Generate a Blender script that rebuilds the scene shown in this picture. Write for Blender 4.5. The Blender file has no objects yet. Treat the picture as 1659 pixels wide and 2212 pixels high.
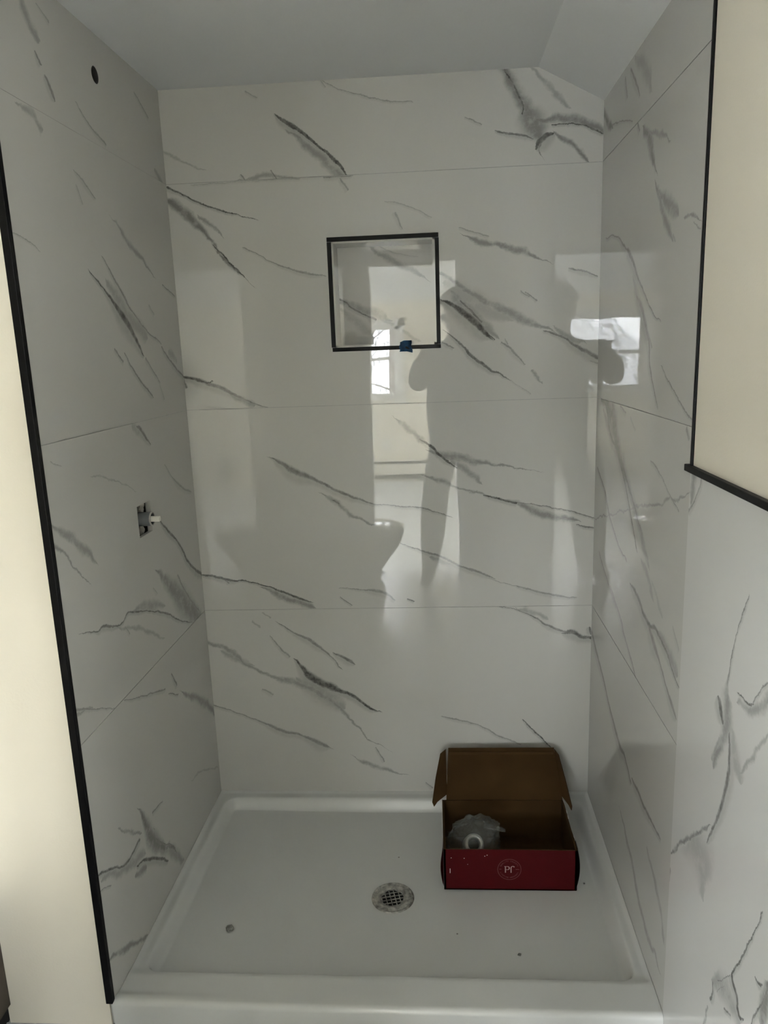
import bpy, bmesh, math, random
from mathutils import Vector, Matrix, noise
random.seed(4)
scene = bpy.context.scene
COL = scene.collection

# ---------------------------------------------------------------- camera
cam_d = bpy.data.cameras.new('camera'); cam = bpy.data.objects.new('camera', cam_d); COL.objects.link(cam)
cam_d.sensor_fit = 'HORIZONTAL'; cam_d.sensor_width = 36.0; cam_d.lens = 36.0*1616.05/1659; cam_d.clip_start = 0.01
_r, _u, _f = Vector((0.99746533, 0.06147833, -0.03582357)), Vector((0.02189199, 0.21388477, 0.97661356)), Vector((-0.06770268, 0.97492242, -0.21199676))
cam.matrix_world = Matrix(((_r.x, _u.x, -_f.x, 0.70929), (_r.y, _u.y, -_f.y, -2.13779), (_r.z, _u.z, -_f.z, 1.43972), (0, 0, 0, 1)))
scene.camera = cam

# ---------------------------------------------------------------- sky: plain overcast daylight
SKY = 66.0
world = bpy.data.worlds.new('overcast_sky'); scene.world = world; world.use_nodes = True
wb = world.node_tree.nodes['Background']; wb.inputs[0].default_value = (0.93, 0.97, 1.0, 1); wb.inputs[1].default_value = SKY
scene.view_settings.view_transform = 'Standard'; scene.view_settings.look = 'None'
scene.view_settings.exposure = 0.26; scene.view_settings.gamma = 1.0; scene.view_settings.use_curve_mapping = False
scene.cycles.max_bounces = 8; scene.cycles.diffuse_bounces = 4; scene.cycles.glossy_bounces = 4; scene.cycles.transparent_max_bounces = 12
scene.cycles.use_adaptive_sampling = True; scene.cycles.adaptive_threshold = 0.04
scene.cycles.caustics_reflective = False; scene.cycles.caustics_refractive = False
scene.cycles.sample_clamp_indirect = 60.0

# ---------------------------------------------------------------- main dimensions (metres)
W, D = 1.1674, 0.8014           # shower inside width, depth
ZC, XC, ZR = 2.133, 0.9993, 2.0457   # flat ceiling, x of the crease, slope height at the right wall
Z1, Z2, Z3 = 1.899, 1.289, 0.679     # tile joints
ZT = 0.060                      # tile bottom on the tray rim
ZP = 1.223                      # top of the wainscot
YD = -2.50                      # wall with the doorway
XL = -0.258                     # left wall of the bathroom
BX0, BX1, BY = -2.6, 3.2, -6.0  # bedroom
# far-wall windows (x0,x1,z0,z1); only A is mirrored, B and C are added for daylight
WIN_A = (-0.52, 0.36, 0.95, 1.70); FILL_WIN_B = (1.96, 3.00, 0.06, 1.86); FILL_WIN_C = (-2.45, -0.74, 0.10, 1.86)
FILL_WIN_S = (-5.7, -2.9, 0.20, 2.20)          # unseen window added in the left side wall to brighten the bedroom (y0,y1,z0,z1)
def portal(loc, sx, sz, rz):
    l = bpy.data.lights.new('daylight_portal', 'AREA'); l.shape = 'RECTANGLE'; l.size = sx; l.size_y = sz; l.cycles.is_portal = True
    o = bpy.data.objects.new('daylight_portal', l); COL.objects.link(o); o.location = loc; o.rotation_euler = (math.radians(90), 0, rz)
for x0, x1, z0, z1 in (WIN_A, FILL_WIN_B, FILL_WIN_C): portal(((x0+x1)/2, BY-.02, (z0+z1)/2), x1-x0, z1-z0, 0)     # facing +y
for x_, rz_ in ((BX0-.02, -math.pi/2),):
    portal((x_, (FILL_WIN_S[0]+FILL_WIN_S[1])/2, (FILL_WIN_S[2]+FILL_WIN_S[3])/2), FILL_WIN_S[1]-FILL_WIN_S[0], FILL_WIN_S[3]-FILL_WIN_S[2], rz_)

# ---------------------------------------------------------------- helpers
def mesh_obj(name, bm, mat, parent=None, smooth=False):
    me = bpy.data.meshes.new(name); bm.normal_update(); bm.to_mesh(me); bm.free()
    for m in (mat if isinstance(mat, (list, tuple)) else [mat]): me.materials.append(m)
    if smooth:
        for p in me.polygons: p.use_smooth = True
    o = bpy.data.objects.new(name, me); COL.objects.link(o)
    if parent: o.parent = parent
    return o
def empty(name, loc=(0, 0, 0), rz=0):
    o = bpy.data.objects.new(name, None); COL.objects.link(o); o.location = loc; o.rotation_euler = (0, 0, rz); return o
def tag(o, label=None, cat=None, group=None, kind=None):
    if label: o['label'] = label
    if cat: o['category'] = cat
    if group: o['group'] = group
    if kind: o['kind'] = kind
    return o
def struct(o, label): return tag(o, label, None, None, 'structure')
def box(bm, x0, x1, y0, y1, z0, z1, bev=0.0, mi=0):
    r = bmesh.ops.create_cube(bm, size=1)
    vs = r['verts']
    for v in vs: v.co = Vector((x0 if v.co.x < 0 else x1, y0 if v.co.y < 0 else y1, z0 if v.co.z < 0 else z1))
    fs = set(f for v in vs for f in v.link_faces)
    for f in fs: f.material_index = mi
    if bev > 0:
        es = list(set(e for v in vs for e in v.link_edges))
        bmesh.ops.bevel(bm, geom=es, offset=bev, segments=2, affect='EDGES', profile=0.5)
def box_obj(name, b, mat, parent=None, bev=0.0):
    bm = bmesh.new(); box(bm, *b, bev=bev); return mesh_obj(name, bm, mat, parent)
def plate(bm, outer, holes=(), y0=0.0, y1=0.01):
    """A flat plate in the local x-z plane with holes, front at y0, back at y1."""
    loops = [outer]+list(holes); es = []
    for lp in loops:
        vs = [bm.verts.new((p[0], y0, p[1])) for p in lp]
        es += [bm.edges.new((vs[i], vs[(i+1) % len(vs)])) for i in range(len(vs))]
    r = bmesh.ops.triangle_fill(bm, use_beauty=True, use_dissolve=False, edges=es)
    fs = [g for g in r['geom'] if isinstance(g, bmesh.types.BMFace)]
    ex = bmesh.ops.extrude_face_region(bm, geom=fs, use_keep_orig=True)
    for v in [g for g in ex['geom'] if isinstance(g, bmesh.types.BMVert)]: v.co.y = y1
    bmesh.ops.recalc_face_normals(bm, faces=bm.faces[:])
def rect(x0, x1, z0, z1): return [(x0, z0), (x1, z0), (x1, z1), (x0, z1)]
def circ(cx, cz, r, n=28): return [(cx+r*math.cos(2*math.pi*i/n), cz+r*math.sin(2*math.pi*i/n)) for i in range(n)]
def plate_obj(name, outer, holes, y0, y1, mat, parent=None, bev=0.0):
    bm = bmesh.new(); plate(bm, outer, holes, y0, y1)
    return mesh_obj(name, bm, mat, parent)
def cyl(bm, c, r, h, axis='z', n=32, r2=None, mi=0):
    m = {'z': Matrix(), 'x': Matrix.Rotation(math.pi/2, 4, 'Y'), 'y': Matrix.Rotation(-math.pi/2, 4, 'X')}[axis]
    r_ = bmesh.ops.create_cone(bm, cap_ends=True, segments=n, radius1=r, radius2=r if r2 is None else r2, depth=h, matrix=Matrix.Translation(c) @ m)
    for f in set(f for v in r_['verts'] for f in v.link_faces): f.material_index = mi
def lathe(bm, prof, n=32, c=(0, 0, 0), sx=1, sy=1):
    rings = []
    for r, z in prof:
        rings.append([bm.verts.new((c[0]+sx*r*math.cos(2*math.pi*i/n), c[1]+sy*r*math.sin(2*math.pi*i/n), c[2]+z)) for i in range(n)])
    for a, b in zip(rings, rings[1:]):
        for i in range(n): bm.faces.new((a[i], a[(i+1) % n], b[(i+1) % n], b[i]))
    return rings

# ---------------------------------------------------------------- materials
def pbsdf(name, col, rough=0.5, metal=0.0, ior=1.5, nscale=0, namp=0.0, bump=0.0, bscale=80, spec=0.5):
    m = bpy.data.materials.new(name); m.use_nodes = True; nt = m.node_tree; b = nt.nodes['Principled BSDF']
    b.inputs['Base Color'].default_value = (*col, 1); b.inputs['Roughness'].default_value = rough; b.inputs['Metallic'].default_value = metal
    b.inputs['IOR'].default_value = ior; b.inputs['Specular IOR Level'].default_value = spec
    tc = nt.nodes.new('ShaderNodeTexCoord')
    if nscale:
        n = nt.nodes.new('ShaderNodeTexNoise'); n.inputs['Scale'].default_value = nscale; n.inputs['Detail'].default_value = 2
        nt.links.new(tc.outputs['Object'], n.inputs['Vector'])
        cr = nt.nodes.new('ShaderNodeValToRGB')
        cr.color_ramp.elements[0].position = 0.3; cr.color_ramp.elements[1].position = 0.7
        cr.color_ramp.elements[0].color = (*[max(0, c*(1-namp)) for c in col], 1); cr.color_ramp.elements[1].color = (*[min(1, c*(1+namp)) for c in col], 1)
        nt.links.new(n.outputs['Fac'], cr.inputs[0]); nt.links.new(cr.outputs[0], b.inputs['Base Color'])
    if bump:
        n2 = nt.nodes.new('ShaderNodeTexNoise'); n2.inputs['Scale'].default_value = bscale; n2.inputs['Detail'].default_value = 1
        nt.links.new(tc.outputs['Object'], n2.inputs['Vector'])
        bp = nt.nodes.new('ShaderNodeBump'); bp.inputs['Strength'].default_value = bump; bp.inputs['Distance'].default_value = 0.002
        nt.links.new(n2.outputs['Fac'], bp.inputs['Height']); nt.links.new(bp.outputs[0], b.inputs['Normal'])
    return m

TILE_BASE = (0.580, 0.574, 0.536)
VEIN_DARK = (0.085, 0.085, 0.078)
def tile_material(name, veins, tint=(1, 1, 1)):
    m = bpy.data.materials.new(name); m.use_nodes = True; nt = m.node_tree; N = nt.nodes; L = nt.links; b = N['Principled BSDF']
    b.inputs['Roughness'].default_value = 0.004; b.inputs['IOR'].default_value = 1.46
    tc = N.new('ShaderNodeTexCoord')
    def nz(scale, detail=3, rough=.5):
        n = N.new('ShaderNodeTexNoise'); n.inputs['Scale'].default_value = scale; n.inputs['Detail'].default_value = detail; n.inputs['Roughness'].default_value = rough
        L.new(tc.outputs['Object'], n.inputs['Vector']); return n
    def vm(op, a, v):
        n = N.new('ShaderNodeVectorMath'); n.operation = op; L.new(a, n.inputs[0])
        if isinstance(v, tuple): n.inputs[1].default_value = v
        else: L.new(v, n.inputs[1])
        return n
    def ma(op, a, v=None, w=None, clamp=False):
        n = N.new('ShaderNodeMath'); n.operation = op; n.use_clamp = clamp
        for i, x in enumerate((a, v, w)):
            if x is None: continue
            if isinstance(x, (int, float)): n.inputs[i].default_value = x
            else: L.new(x, n.inputs[i])
        return n.outputs[0]
    P = None
    if veins:
     d1 = vm('MULTIPLY', vm('SUBTRACT', nz(38, 2).outputs['Color'], (.5, .5, .5)).outputs[0], (.009, 0, .009))
     d2 = vm('MULTIPLY', vm('SUBTRACT', nz(210, 1).outputs['Color'], (.5, .5, .5)).outputs[0], (.004, 0, .004))
     P = vm('ADD', vm('ADD', tc.outputs['Object'], d1.outputs[0]).outputs[0], d2.outputs[0]).outputs[0]
     d3 = vm('MULTIPLY', vm('SUBTRACT', nz(17, 3, .62).outputs['Color'], (.5, .5, .5)).outputs[0], (.030, 0, .030))
     PW = vm('ADD', P, d3.outputs[0]).outputs[0] if any(v[1] >= .9 for v in veins) else P
    acc = accw = None
    for strength, soft, pts in veins:
        wash = soft >= .9
        if wash: pts = [(p[0], p[1], p[2]*1.35) for p in pts]      # washes spread wider
        if soft >= 1: strength *= 1.3
        a, z = Vector(pts[0][:2]), Vector(pts[-1][:2]); ch = z-a; ln = ch.length
        if ln < 1e-4: continue
        e = ch/ln; nn = Vector((-e.y, e.x))
        ext = max(ln*0.16, .006) if wash else ln*0.04
        dat = []
        for u, v, w in pts:
            q = Vector((u, v))-a; dat.append(((q.dot(e)+ext)/(ln+2*ext), q.dot(nn), w))
        offs = [k[1] for k in dat]; lo, hi = min(offs), max(offs); rng = max(hi-lo, 1e-4); wm = max(k[2] for k in dat)
        sc = ln+2*ext
        dp = N.new('ShaderNodeVectorMath'); dp.operation = 'DOT_PRODUCT'; L.new(PW if wash else P, dp.inputs[0]); dp.inputs[1].default_value = (e.x/sc, 0, e.y/sc)
        s = ma('SUBTRACT', dp.outputs['Value'], (a.dot(e)-ext)/sc)
        dn = N.new('ShaderNodeVectorMath'); dn.operation = 'DOT_PRODUCT'; L.new(PW if wash else P, dn.inputs[0]); dn.inputs[1].default_value = (nn.x, 0, nn.y)
        t = ma('SUBTRACT', dn.outputs['Value'], a.dot(nn)+lo)
        def curve(vals):
            c = N.new('ShaderNodeFloatCurve'); c.mapping.extend = 'HORIZONTAL'; cm = c.mapping.curves[0]
            while len(cm.points) < len(vals): cm.points.new(.5, .5)
            for p, (x, y) in zip(cm.points, vals): p.location = (x, y); p.handle_type = 'AUTO_CLAMPED'
            c.mapping.update(); L.new(s, c.inputs['Value']); return c.outputs[0]
        cen = curve([(k[0], (k[1]-lo)/rng) for k in dat])
        wid = curve([(0, 0)]+[(k[0], k[2]/wm) for k in dat]+[(1, 0)])
        sg = ma('MULTIPLY_ADD', cen, -rng, t); dd = ma('ABSOLUTE', sg)
        hw = ma("MAXIMUM", ma("MULTIPLY", wid, wm), 1e-5)
        r = ma('DIVIDE', dd, hw)
        mr = N.new('ShaderNodeMapRange'); mr.interpolation_type = 'SMOOTHSTEP'; L.new(r, mr.inputs['Value'])
        mr.inputs['From Min'].default_value = 0.1 if wash else 1.0-soft; mr.inputs['From Max'].default_value = 1.35 if wash else 1.25
        mr.inputs['To Min'].default_value = strength; mr.inputs['To Max'].default_value = 0
        val = mr.outputs[0]
        if not wash:      # faint feathering along one side of the line
            side = 1.0 if nn.y < 0 else -1.0
            r2 = ma('DIVIDE', ma('ABSOLUTE', ma('MULTIPLY_ADD', hw, -1.3*side, sg)), ma('MULTIPLY_ADD', hw, 2.6, 1e-5))
            m2 = N.new('ShaderNodeMapRange'); m2.interpolation_type = 'SMOOTHSTEP'; L.new(r2, m2.inputs['Value'])
            m2.inputs['From Min'].default_value = 0.1; m2.inputs['From Max'].default_value = 1.0; m2.inputs['To Min'].default_value = strength*.30; m2.inputs['To Max'].default_value = 0
            val = ma('MAXIMUM', val, m2.outputs[0])
        if wash: accw = val if accw is None else ma('MAXIMUM', accw, val)
        else: acc = val if acc is None else ma('MAXIMUM', acc, val)
    cloud = nz(2.2, 2, .6)
    mixb = N.new('ShaderNodeMix'); mixb.data_type = 'RGBA'
    mixb.inputs['A'].default_value = (*[c*0.955*k for c, k in zip(TILE_BASE, tint)], 1); mixb.inputs['B'].default_value = (*[c*1.035*k for c, k in zip(TILE_BASE, tint)], 1)
    L.new(cloud.outputs['Fac'], mixb.inputs['Factor'])
    if veins:
        fl = ma('MULTIPLY', acc, ma('MULTIPLY_ADD', nz(55, 2, .65).outputs['Fac'], 1.1, 0.42)) if acc is not None else None
        fw = ma('MULTIPLY', accw, ma('MULTIPLY_ADD', nz(30, 3, .7).outputs['Fac'], 2.2, -0.15, clamp=True)) if accw is not None else None
        fac = ma('MAXIMUM', fl, fw, clamp=True) if fl is not None and fw is not None else (fl if fl is not None else fw)
        mx = N.new('ShaderNodeMix'); mx.data_type = 'RGBA'; L.new(fac, mx.inputs['Factor']); L.new(mixb.outputs['Result'], mx.inputs['A']); mx.inputs['B'].default_value = (*VEIN_DARK, 1)
        L.new(mx.outputs['Result'], b.inputs['Base Color'])
    else: L.new(mixb.outputs['Result'], b.inputs['Base Color'])
    bp = N.new('ShaderNodeBump'); bp.inputs['Strength'].default_value = 0.035; bp.inputs['Distance'].default_value = 0.01
    wv = nz(6.5, 0); L.new(wv.outputs['Fac'], bp.inputs['Height']); L.new(bp.outputs[0], b.inputs['Normal'])
    return m

def vein_box(v):
    u = [p[0] for p in v[2]]; z = [p[1] for p in v[2]]; w = 4.4*max(p[2] for p in v[2])+.024
    return min(u)-w, max(u)+w, min(z)-w, max(z)+w
def dress_tile(o, name, veins, tint=(1, 1, 1), nu=1, nv=1):
    """Give a tile its veins: the face is cut into a few flat cells, each with the veins that cross it (one continuous pattern)."""
    me = o.data; bm = bmesh.new(); bm.from_mesh(me)
    xs = [v.co.x for v in bm.verts]; zs = [v.co.z for v in bm.verts]; x0, x1, z0, z1 = min(xs), max(xs), min(zs), max(zs)
    cu = [x0+(x1-x0)*i/nu for i in range(nu+1)]; cv = [z0+(z1-z0)*i/nv for i in range(nv+1)]
    for u in cu[1:-1]: bmesh.ops.bisect_plane(bm, geom=bm.verts[:]+bm.edges[:]+bm.faces[:], plane_co=(u, 0, 0), plane_no=(1, 0, 0))
    for v in cv[1:-1]: bmesh.ops.bisect_plane(bm, geom=bm.verts[:]+bm.edges[:]+bm.faces[:], plane_co=(0, 0, v), plane_no=(0, 0, 1))
    cache = {}; mats = []
    for f in bm.faces:
        c = f.calc_center_median(); i = min(nu-1, max(0, int((c.x-x0)/(x1-x0)*nu))); j = min(nv-1, max(0, int((c.z-z0)/(z1-z0)*nv)))
        ids = tuple(k for k, v in enumerate(veins) if vein_box(v)[0] < cu[i+1] and vein_box(v)[1] > cu[i] and vein_box(v)[2] < cv[j+1] and vein_box(v)[3] > cv[j])
        if ids not in cache:
            cache[ids] = len(mats); mats.append(tile_material(name, [veins[k] for k in ids], tint) if ids else plain_tile(tint))
        f.material_index = cache[ids]
    me.materials.clear()
    for m in mats: me.materials.append(m)
    bm.to_mesh(me); bm.free()
_plain = {}
def plain_tile(tint):
    if tint not in _plain: _plain[tint] = tile_material('marble_tile_plain', [], tint)
    return _plain[tint]

M = {}
M['grout'] = pbsdf('grout', (.44,.44,.42), .8, nscale=60, namp=.08)
M['cream'] = pbsdf('cream_wall_paint', (.86, .805, .675), .55, nscale=3, namp=.015, bump=.12, bscale=220, spec=.3)
M['white_paint'] = pbsdf('white_ceiling_paint', (.74, .75, .74), .6, nscale=2, namp=.015, bump=.1, bscale=160, spec=.3)
M['black'] = pbsdf('black_metal_trim', (.004, .004, .0045), .45, metal=.0, nscale=40, namp=.2, spec=.15)
M['acrylic'] = pbsdf('white_acrylic', (.66, .665, .64), .22, nscale=5, namp=.012, bump=.05, bscale=350)
M['steel'] = pbsdf('worn_steel', (.42, .41, .38), .36, metal=.85, nscale=90, namp=.45, bump=.15, bscale=150)
M['dark'] = pbsdf('hollow_shade', (.012, .011, .010), .9, nscale=30, namp=.4)  # near-black colour standing in for the shade inside hollows
M['wood_dark'] = pbsdf('rough_stud_wood', (.10, .075, .05), .8, nscale=25, namp=.4)
M['white_trim'] = pbsdf('white_trim_paint', (.80, .80, .78), .35, nscale=4, namp=.01)

# ---------------------------------------------------------------- veins of each tiled surface: (strength, softness, [(along, height, half width), ...]) in metres
VEINS = {
'back': [
(0.9,0.5,[(0.314,2.055,0.0024),(0.344,2.033,0.0059),(0.389,2.003,0.0047),(0.424,1.972,0.0035),(0.462,1.939,0.0047),(0.495,1.899,0.0024)]),
(0.4,1,[(0.352,2.007,0.0035),(0.411,1.959,0.0095),(0.477,1.900,0.0095)]),
(0.45,0.7,[(0.433,2.137,0.0011),(0.517,2.099,0.0017),(0.591,2.079,0.0022),(0.667,2.071,0.0017)]),
(0.4,0.7,[(0.433,2.135,0.0012),(0.448,2.116,0.0018)]),
(0.5,1,[(0.901,2.140,0.0091),(0.937,2.093,0.0125),(0.961,2.048,0.0149),(0.985,2.006,0.0276),(1.003,1.963,0.0150),(1.003,1.938,0.0023)]),
(0.85,0.6,[(0.913,2.132,0.0017),(0.943,2.082,0.0034),(0.957,2.054,0.0034),(0.958,2.026,0.0023)]),
(0.85,0.6,[(0.995,1.938,0.0024),(1.009,1.962,0.0095),(1.039,1.974,0.0036)]),
(0.5,1,[(1.014,2.004,0.0077),(1.080,2.005,0.0098),(1.127,1.992,0.0098),(1.165,1.973,0.0088)]),
(0.9,0.6,[(1.038,1.994,0.0022),(1.115,1.990,0.0022),(1.145,1.977,0.0033),(1.166,1.968,0.0022)]),
(0.75,0.6,[(0.889,1.987,0.0017),(0.919,1.980,0.0028),(0.955,1.974,0.0033),(0.985,1.963,0.0022)]),
(0.5,0.7,[(0.811,2.025,0.0017),(0.853,2.006,0.0022)]),
(0.5,1,[(1.051,1.969,0.0033),(1.087,1.947,0.0067),(1.127,1.906,0.0056)]),
(0.32,1,[(0.978,2.134,0.0022),(1.025,2.088,0.0055),(1.070,2.042,0.0044)]),
(0.35,1,[(0.212,1.899,0.0023),(0.257,1.909,0.0058),(0.307,1.900,0.0046),(0.357,1.895,0.0035)]),
(0.6,0.6,[(0.290,1.921,0.0012),(0.304,1.899,0.0025)]),
(0.6,0.6,[(0.207,1.914,0.0025),(0.219,1.899,0.0025)]),
(0.3,0.7,[(0.078,1.894,0.0018),(0.206,1.897,0.0017),(0.358,1.897,0.0023)]),
(0.5,0.7,[(0.433,1.897,0.0035),(0.508,1.897,0.0017)]),
(0.25,1,[(-0.010,1.980,0.0024),(0.058,1.953,0.0036),(0.094,1.934,0.0024)]),
(0.35,0.7,[(0.235,2.118,0.0017),(0.265,2.100,0.0023)]),
(0.85,0.5,[(0.008,1.889,0.0036),(0.050,1.869,0.0024),(0.112,1.838,0.0024),(0.155,1.823,0.0024),(0.199,1.811,0.0012),(0.237,1.799,0.0008)]),
(0.55,1,[(0.000,1.862,0.0051),(0.034,1.835,0.0102),(0.070,1.802,0.0102),(0.105,1.762,0.0051),(0.128,1.724,0.0026),(0.163,1.680,0.0032),(0.197,1.651,0.0013)]),
(0.9,0.5,[(0.118,1.735,0.0015),(0.140,1.712,0.0023),(0.163,1.684,0.0032),(0.196,1.651,0.0013)]),
(0.4,1,[(0.090,1.811,0.0038),(0.108,1.798,0.0051),(0.137,1.763,0.0025)]),
(0.5,0.7,[(0.205,1.725,0.0018),(0.249,1.703,0.0018),(0.305,1.674,0.0025),(0.346,1.660,0.0037),(0.419,1.643,0.0015)]),
(0.45,0.8,[(0.476,1.892,0.0024),(0.496,1.860,0.0037)]),
(0.4,0.8,[(0.622,1.798,0.0037),(0.637,1.756,0.0019)]),
(0.35,0.8,[(0.598,1.828,0.0012),(0.654,1.814,0.0023),(0.715,1.784,0.0018)]),
(0.45,0.7,[(0.793,1.752,0.0018),(0.869,1.728,0.0023)]),
(0.6,0.9,[(0.820,1.728,0.0035),(0.851,1.714,0.0082),(0.900,1.703,0.0047),(0.950,1.691,0.0082),(0.987,1.673,0.0047),(1.018,1.659,0.0018)]),
(0.65,0.7,[(1.086,1.635,0.0024),(1.104,1.632,0.0035),(1.160,1.613,0.0024)]),
(0.5,0.9,[(0.743,1.632,0.0036),(0.781,1.610,0.0061),(0.837,1.573,0.0073),(0.887,1.547,0.0085),(0.937,1.518,0.0110),(0.988,1.497,0.0073),(1.023,1.485,0.0024)]),
(0.22,1,[(0.768,1.600,0.0183),(0.849,1.548,0.0244),(0.912,1.515,0.0110)]),
(0.65,0.8,[(1.023,1.473,0.0024),(1.070,1.456,0.0037),(1.102,1.434,0.0061),(1.165,1.398,0.0073)]),
(0.7,0.6,[(1.026,1.472,0.0012),(1.070,1.458,0.0024)]),
(0.4,0.7,[(1.147,1.388,0.0012),(1.168,1.383,0.0025)]),
(0.3,1,[(1.051,1.481,0.0024),(1.101,1.446,0.0085),(1.124,1.437,0.0024)]),
(0.9,0.7,[(0.740,1.567,0.0025),(0.767,1.555,0.0074),(0.799,1.532,0.0111),(0.830,1.506,0.0123),(0.855,1.480,0.0099),(0.874,1.458,0.0025)]),
(0.8,0.5,[(0.861,1.476,0.0012),(0.884,1.454,0.0019)]),
(0.7,0.6,[(0.793,1.563,0.0025),(0.824,1.531,0.0037),(0.849,1.505,0.0037)]),
(0.35,1,[(0.780,1.575,0.0111),(0.836,1.518,0.0173),(0.880,1.470,0.0087)]),
(0.5,0.7,[(0.905,1.447,0.0025),(0.918,1.440,0.0031),(0.938,1.418,0.0037),(0.966,1.388,0.0019)]),
(0.4,0.7,[(0.912,1.459,0.0012),(0.922,1.443,0.0019)]),
(0.35,1,[(0.989,1.362,0.0037),(1.001,1.349,0.0050),(1.012,1.336,0.0025)]),
(0.6,0.6,[(0.740,1.453,0.0025),(0.772,1.436,0.0019)]),
(0.75,0.6,[(0.749,1.484,0.0012),(0.797,1.441,0.0038),(0.835,1.402,0.0050),(0.874,1.373,0.0038),(0.899,1.363,0.0025),(0.922,1.348,0.0013)]),
(0.25,0.8,[(0.922,1.348,0.0013),(0.983,1.305,0.0019)]),
(0.45,0.7,[(0.956,1.583,0.0018),(0.979,1.567,0.0024)]),
(0.5,0.7,[(0.969,1.580,0.0012),(1.000,1.554,0.0024)]),
(0.85,0.7,[(-0.001,1.383,0.0040),(0.017,1.380,0.0053),(0.044,1.372,0.0066),(0.064,1.366,0.0026),(0.081,1.370,0.0026)]),
(0.6,0.7,[(0.044,1.372,0.0067),(0.096,1.353,0.0067),(0.135,1.332,0.0054),(0.174,1.315,0.0040),(0.213,1.297,0.0020),(0.264,1.288,0.0013)]),
(0.35,1,[(0.135,1.326,0.0054),(0.193,1.298,0.0081)]),
(0.7,0.7,[(-0.000,1.376,0.0027),(0.004,1.352,0.0041)]),
(0.4,1,[(0.598,1.248,0.0013),(0.643,1.218,0.0066),(0.673,1.184,0.0066)]),
(0.9,0.5,[(0.673,1.184,0.0026),(0.708,1.159,0.0040),(0.730,1.136,0.0040),(0.773,1.101,0.0013)]),
(0.55,0.9,[(0.727,1.145,0.0067),(0.793,1.125,0.0093),(0.859,1.112,0.0053),(0.925,1.101,0.0020),(0.984,1.089,0.0011)]),
(0.35,1,[(0.767,1.115,0.0080),(0.819,1.084,0.0080),(0.839,1.056,0.0040)]),
(0.65,0.8,[(0.243,1.142,0.0028),(0.269,1.125,0.0083),(0.309,1.099,0.0111),(0.342,1.085,0.0083),(0.388,1.063,0.0055),(0.441,1.034,0.0055),(0.522,1.002,0.0028),(0.562,0.997,0.0021),(0.616,0.989,0.0025),(0.684,0.980,0.0028),(0.744,0.961,0.0014)]),
(0.6,0.8,[(0.289,1.107,0.0028),(0.328,1.089,0.0055)]),
(0.5,0.9,[(0.393,1.024,0.0028),(0.420,1.007,0.0070),(0.446,0.986,0.0070),(0.486,0.957,0.0042),(0.560,0.941,0.0014)]),
(0.75,0.6,[(0.413,1.014,0.0028),(0.429,1.003,0.0035)]),
(0.5,0.9,[(0.693,1.076,0.0027),(0.739,1.061,0.0068),(0.772,1.044,0.0027),(0.852,1.020,0.0027)]),
(0.6,0.9,[(0.911,1.003,0.0041),(0.964,0.985,0.0081),(1.004,0.966,0.0122),(1.057,0.951,0.0095),(1.104,0.938,0.0054)]),
(0.65,0.6,[(0.938,0.995,0.0014),(1.057,0.975,0.0020),(1.117,0.960,0.0020),(1.166,0.942,0.0020)]),
(0.7,0.6,[(1.117,0.925,0.0014),(1.150,0.916,0.0027),(1.166,0.915,0.0027)]),
(0.85,0.6,[(0.852,1.018,0.0020),(0.898,1.006,0.0041),(0.945,0.992,0.0041)]),
(0.6,0.7,[(0.613,0.877,0.0014),(0.660,0.858,0.0028),(0.735,0.832,0.0042),(0.789,0.803,0.0042),(0.850,0.780,0.0042),(0.877,0.768,0.0014)]),
(0.5,0.9,[(0.701,0.833,0.0057),(0.714,0.826,0.0071),(0.748,0.818,0.0028)]),
(0.5,0.7,[(0.870,0.766,0.0007),(0.938,0.743,0.0011),(0.952,0.740,0.0029),(1.033,0.717,0.0036),(1.115,0.704,0.0021)]),
(0.85,0.6,[(0.010,0.790,0.0030),(0.048,0.784,0.0045),(0.076,0.776,0.0045),(0.133,0.771,0.0022),(0.181,0.758,0.0022),(0.230,0.740,0.0030),(0.285,0.717,0.0045),(0.327,0.701,0.0015)]),
(0.7,0.6,[(0.065,0.779,0.0015),(0.082,0.764,0.0030)]),
(0.45,1,[(0.195,0.743,0.0045),(0.257,0.714,0.0105),(0.326,0.690,0.0075)]),
(0.5,0.8,[(0.421,0.744,0.0010),(0.497,0.736,0.0029),(0.539,0.731,0.0058),(0.580,0.705,0.0037)]),
(0.6,0.6,[(0.419,0.715,0.0015),(0.453,0.688,0.0022)]),
(0.7,0.6,[(0.622,0.706,0.0015),(0.642,0.697,0.0022)]),
(0.65,0.7,[(0.890,0.679,0.0012),(0.959,0.663,0.0017),(1.007,0.638,0.0029),(1.062,0.606,0.0043),(1.096,0.596,0.0029),(1.117,0.591,0.0043)]),
(0.8,0.7,[(1.082,0.593,0.0022),(1.117,0.594,0.0087),(1.141,0.579,0.0073),(1.169,0.576,0.0058)]),
(0.8,0.7,[(1.161,0.610,0.0027),(1.167,0.588,0.0041)]),
(0.3,1,[(0.952,0.674,0.0029),(0.993,0.663,0.0072),(1.027,0.641,0.0057)]),
(0.6,0.7,[(0.223,0.636,0.0012),(0.278,0.598,0.0038),(0.333,0.567,0.0061),(0.361,0.544,0.0038),(0.408,0.486,0.0015)]),
(0.7,0.7,[(0.389,0.536,0.0015),(0.431,0.513,0.0061),(0.452,0.499,0.0023)]),
(0.35,0.9,[(0.182,0.666,0.0030),(0.196,0.656,0.0030)]),
(0.35,0.9,[(0.148,0.637,0.0030),(0.165,0.622,0.0030)]),
(0.5,0.7,[(0.198,0.591,0.0015),(0.225,0.553,0.0030),(0.252,0.525,0.0038)]),
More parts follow.
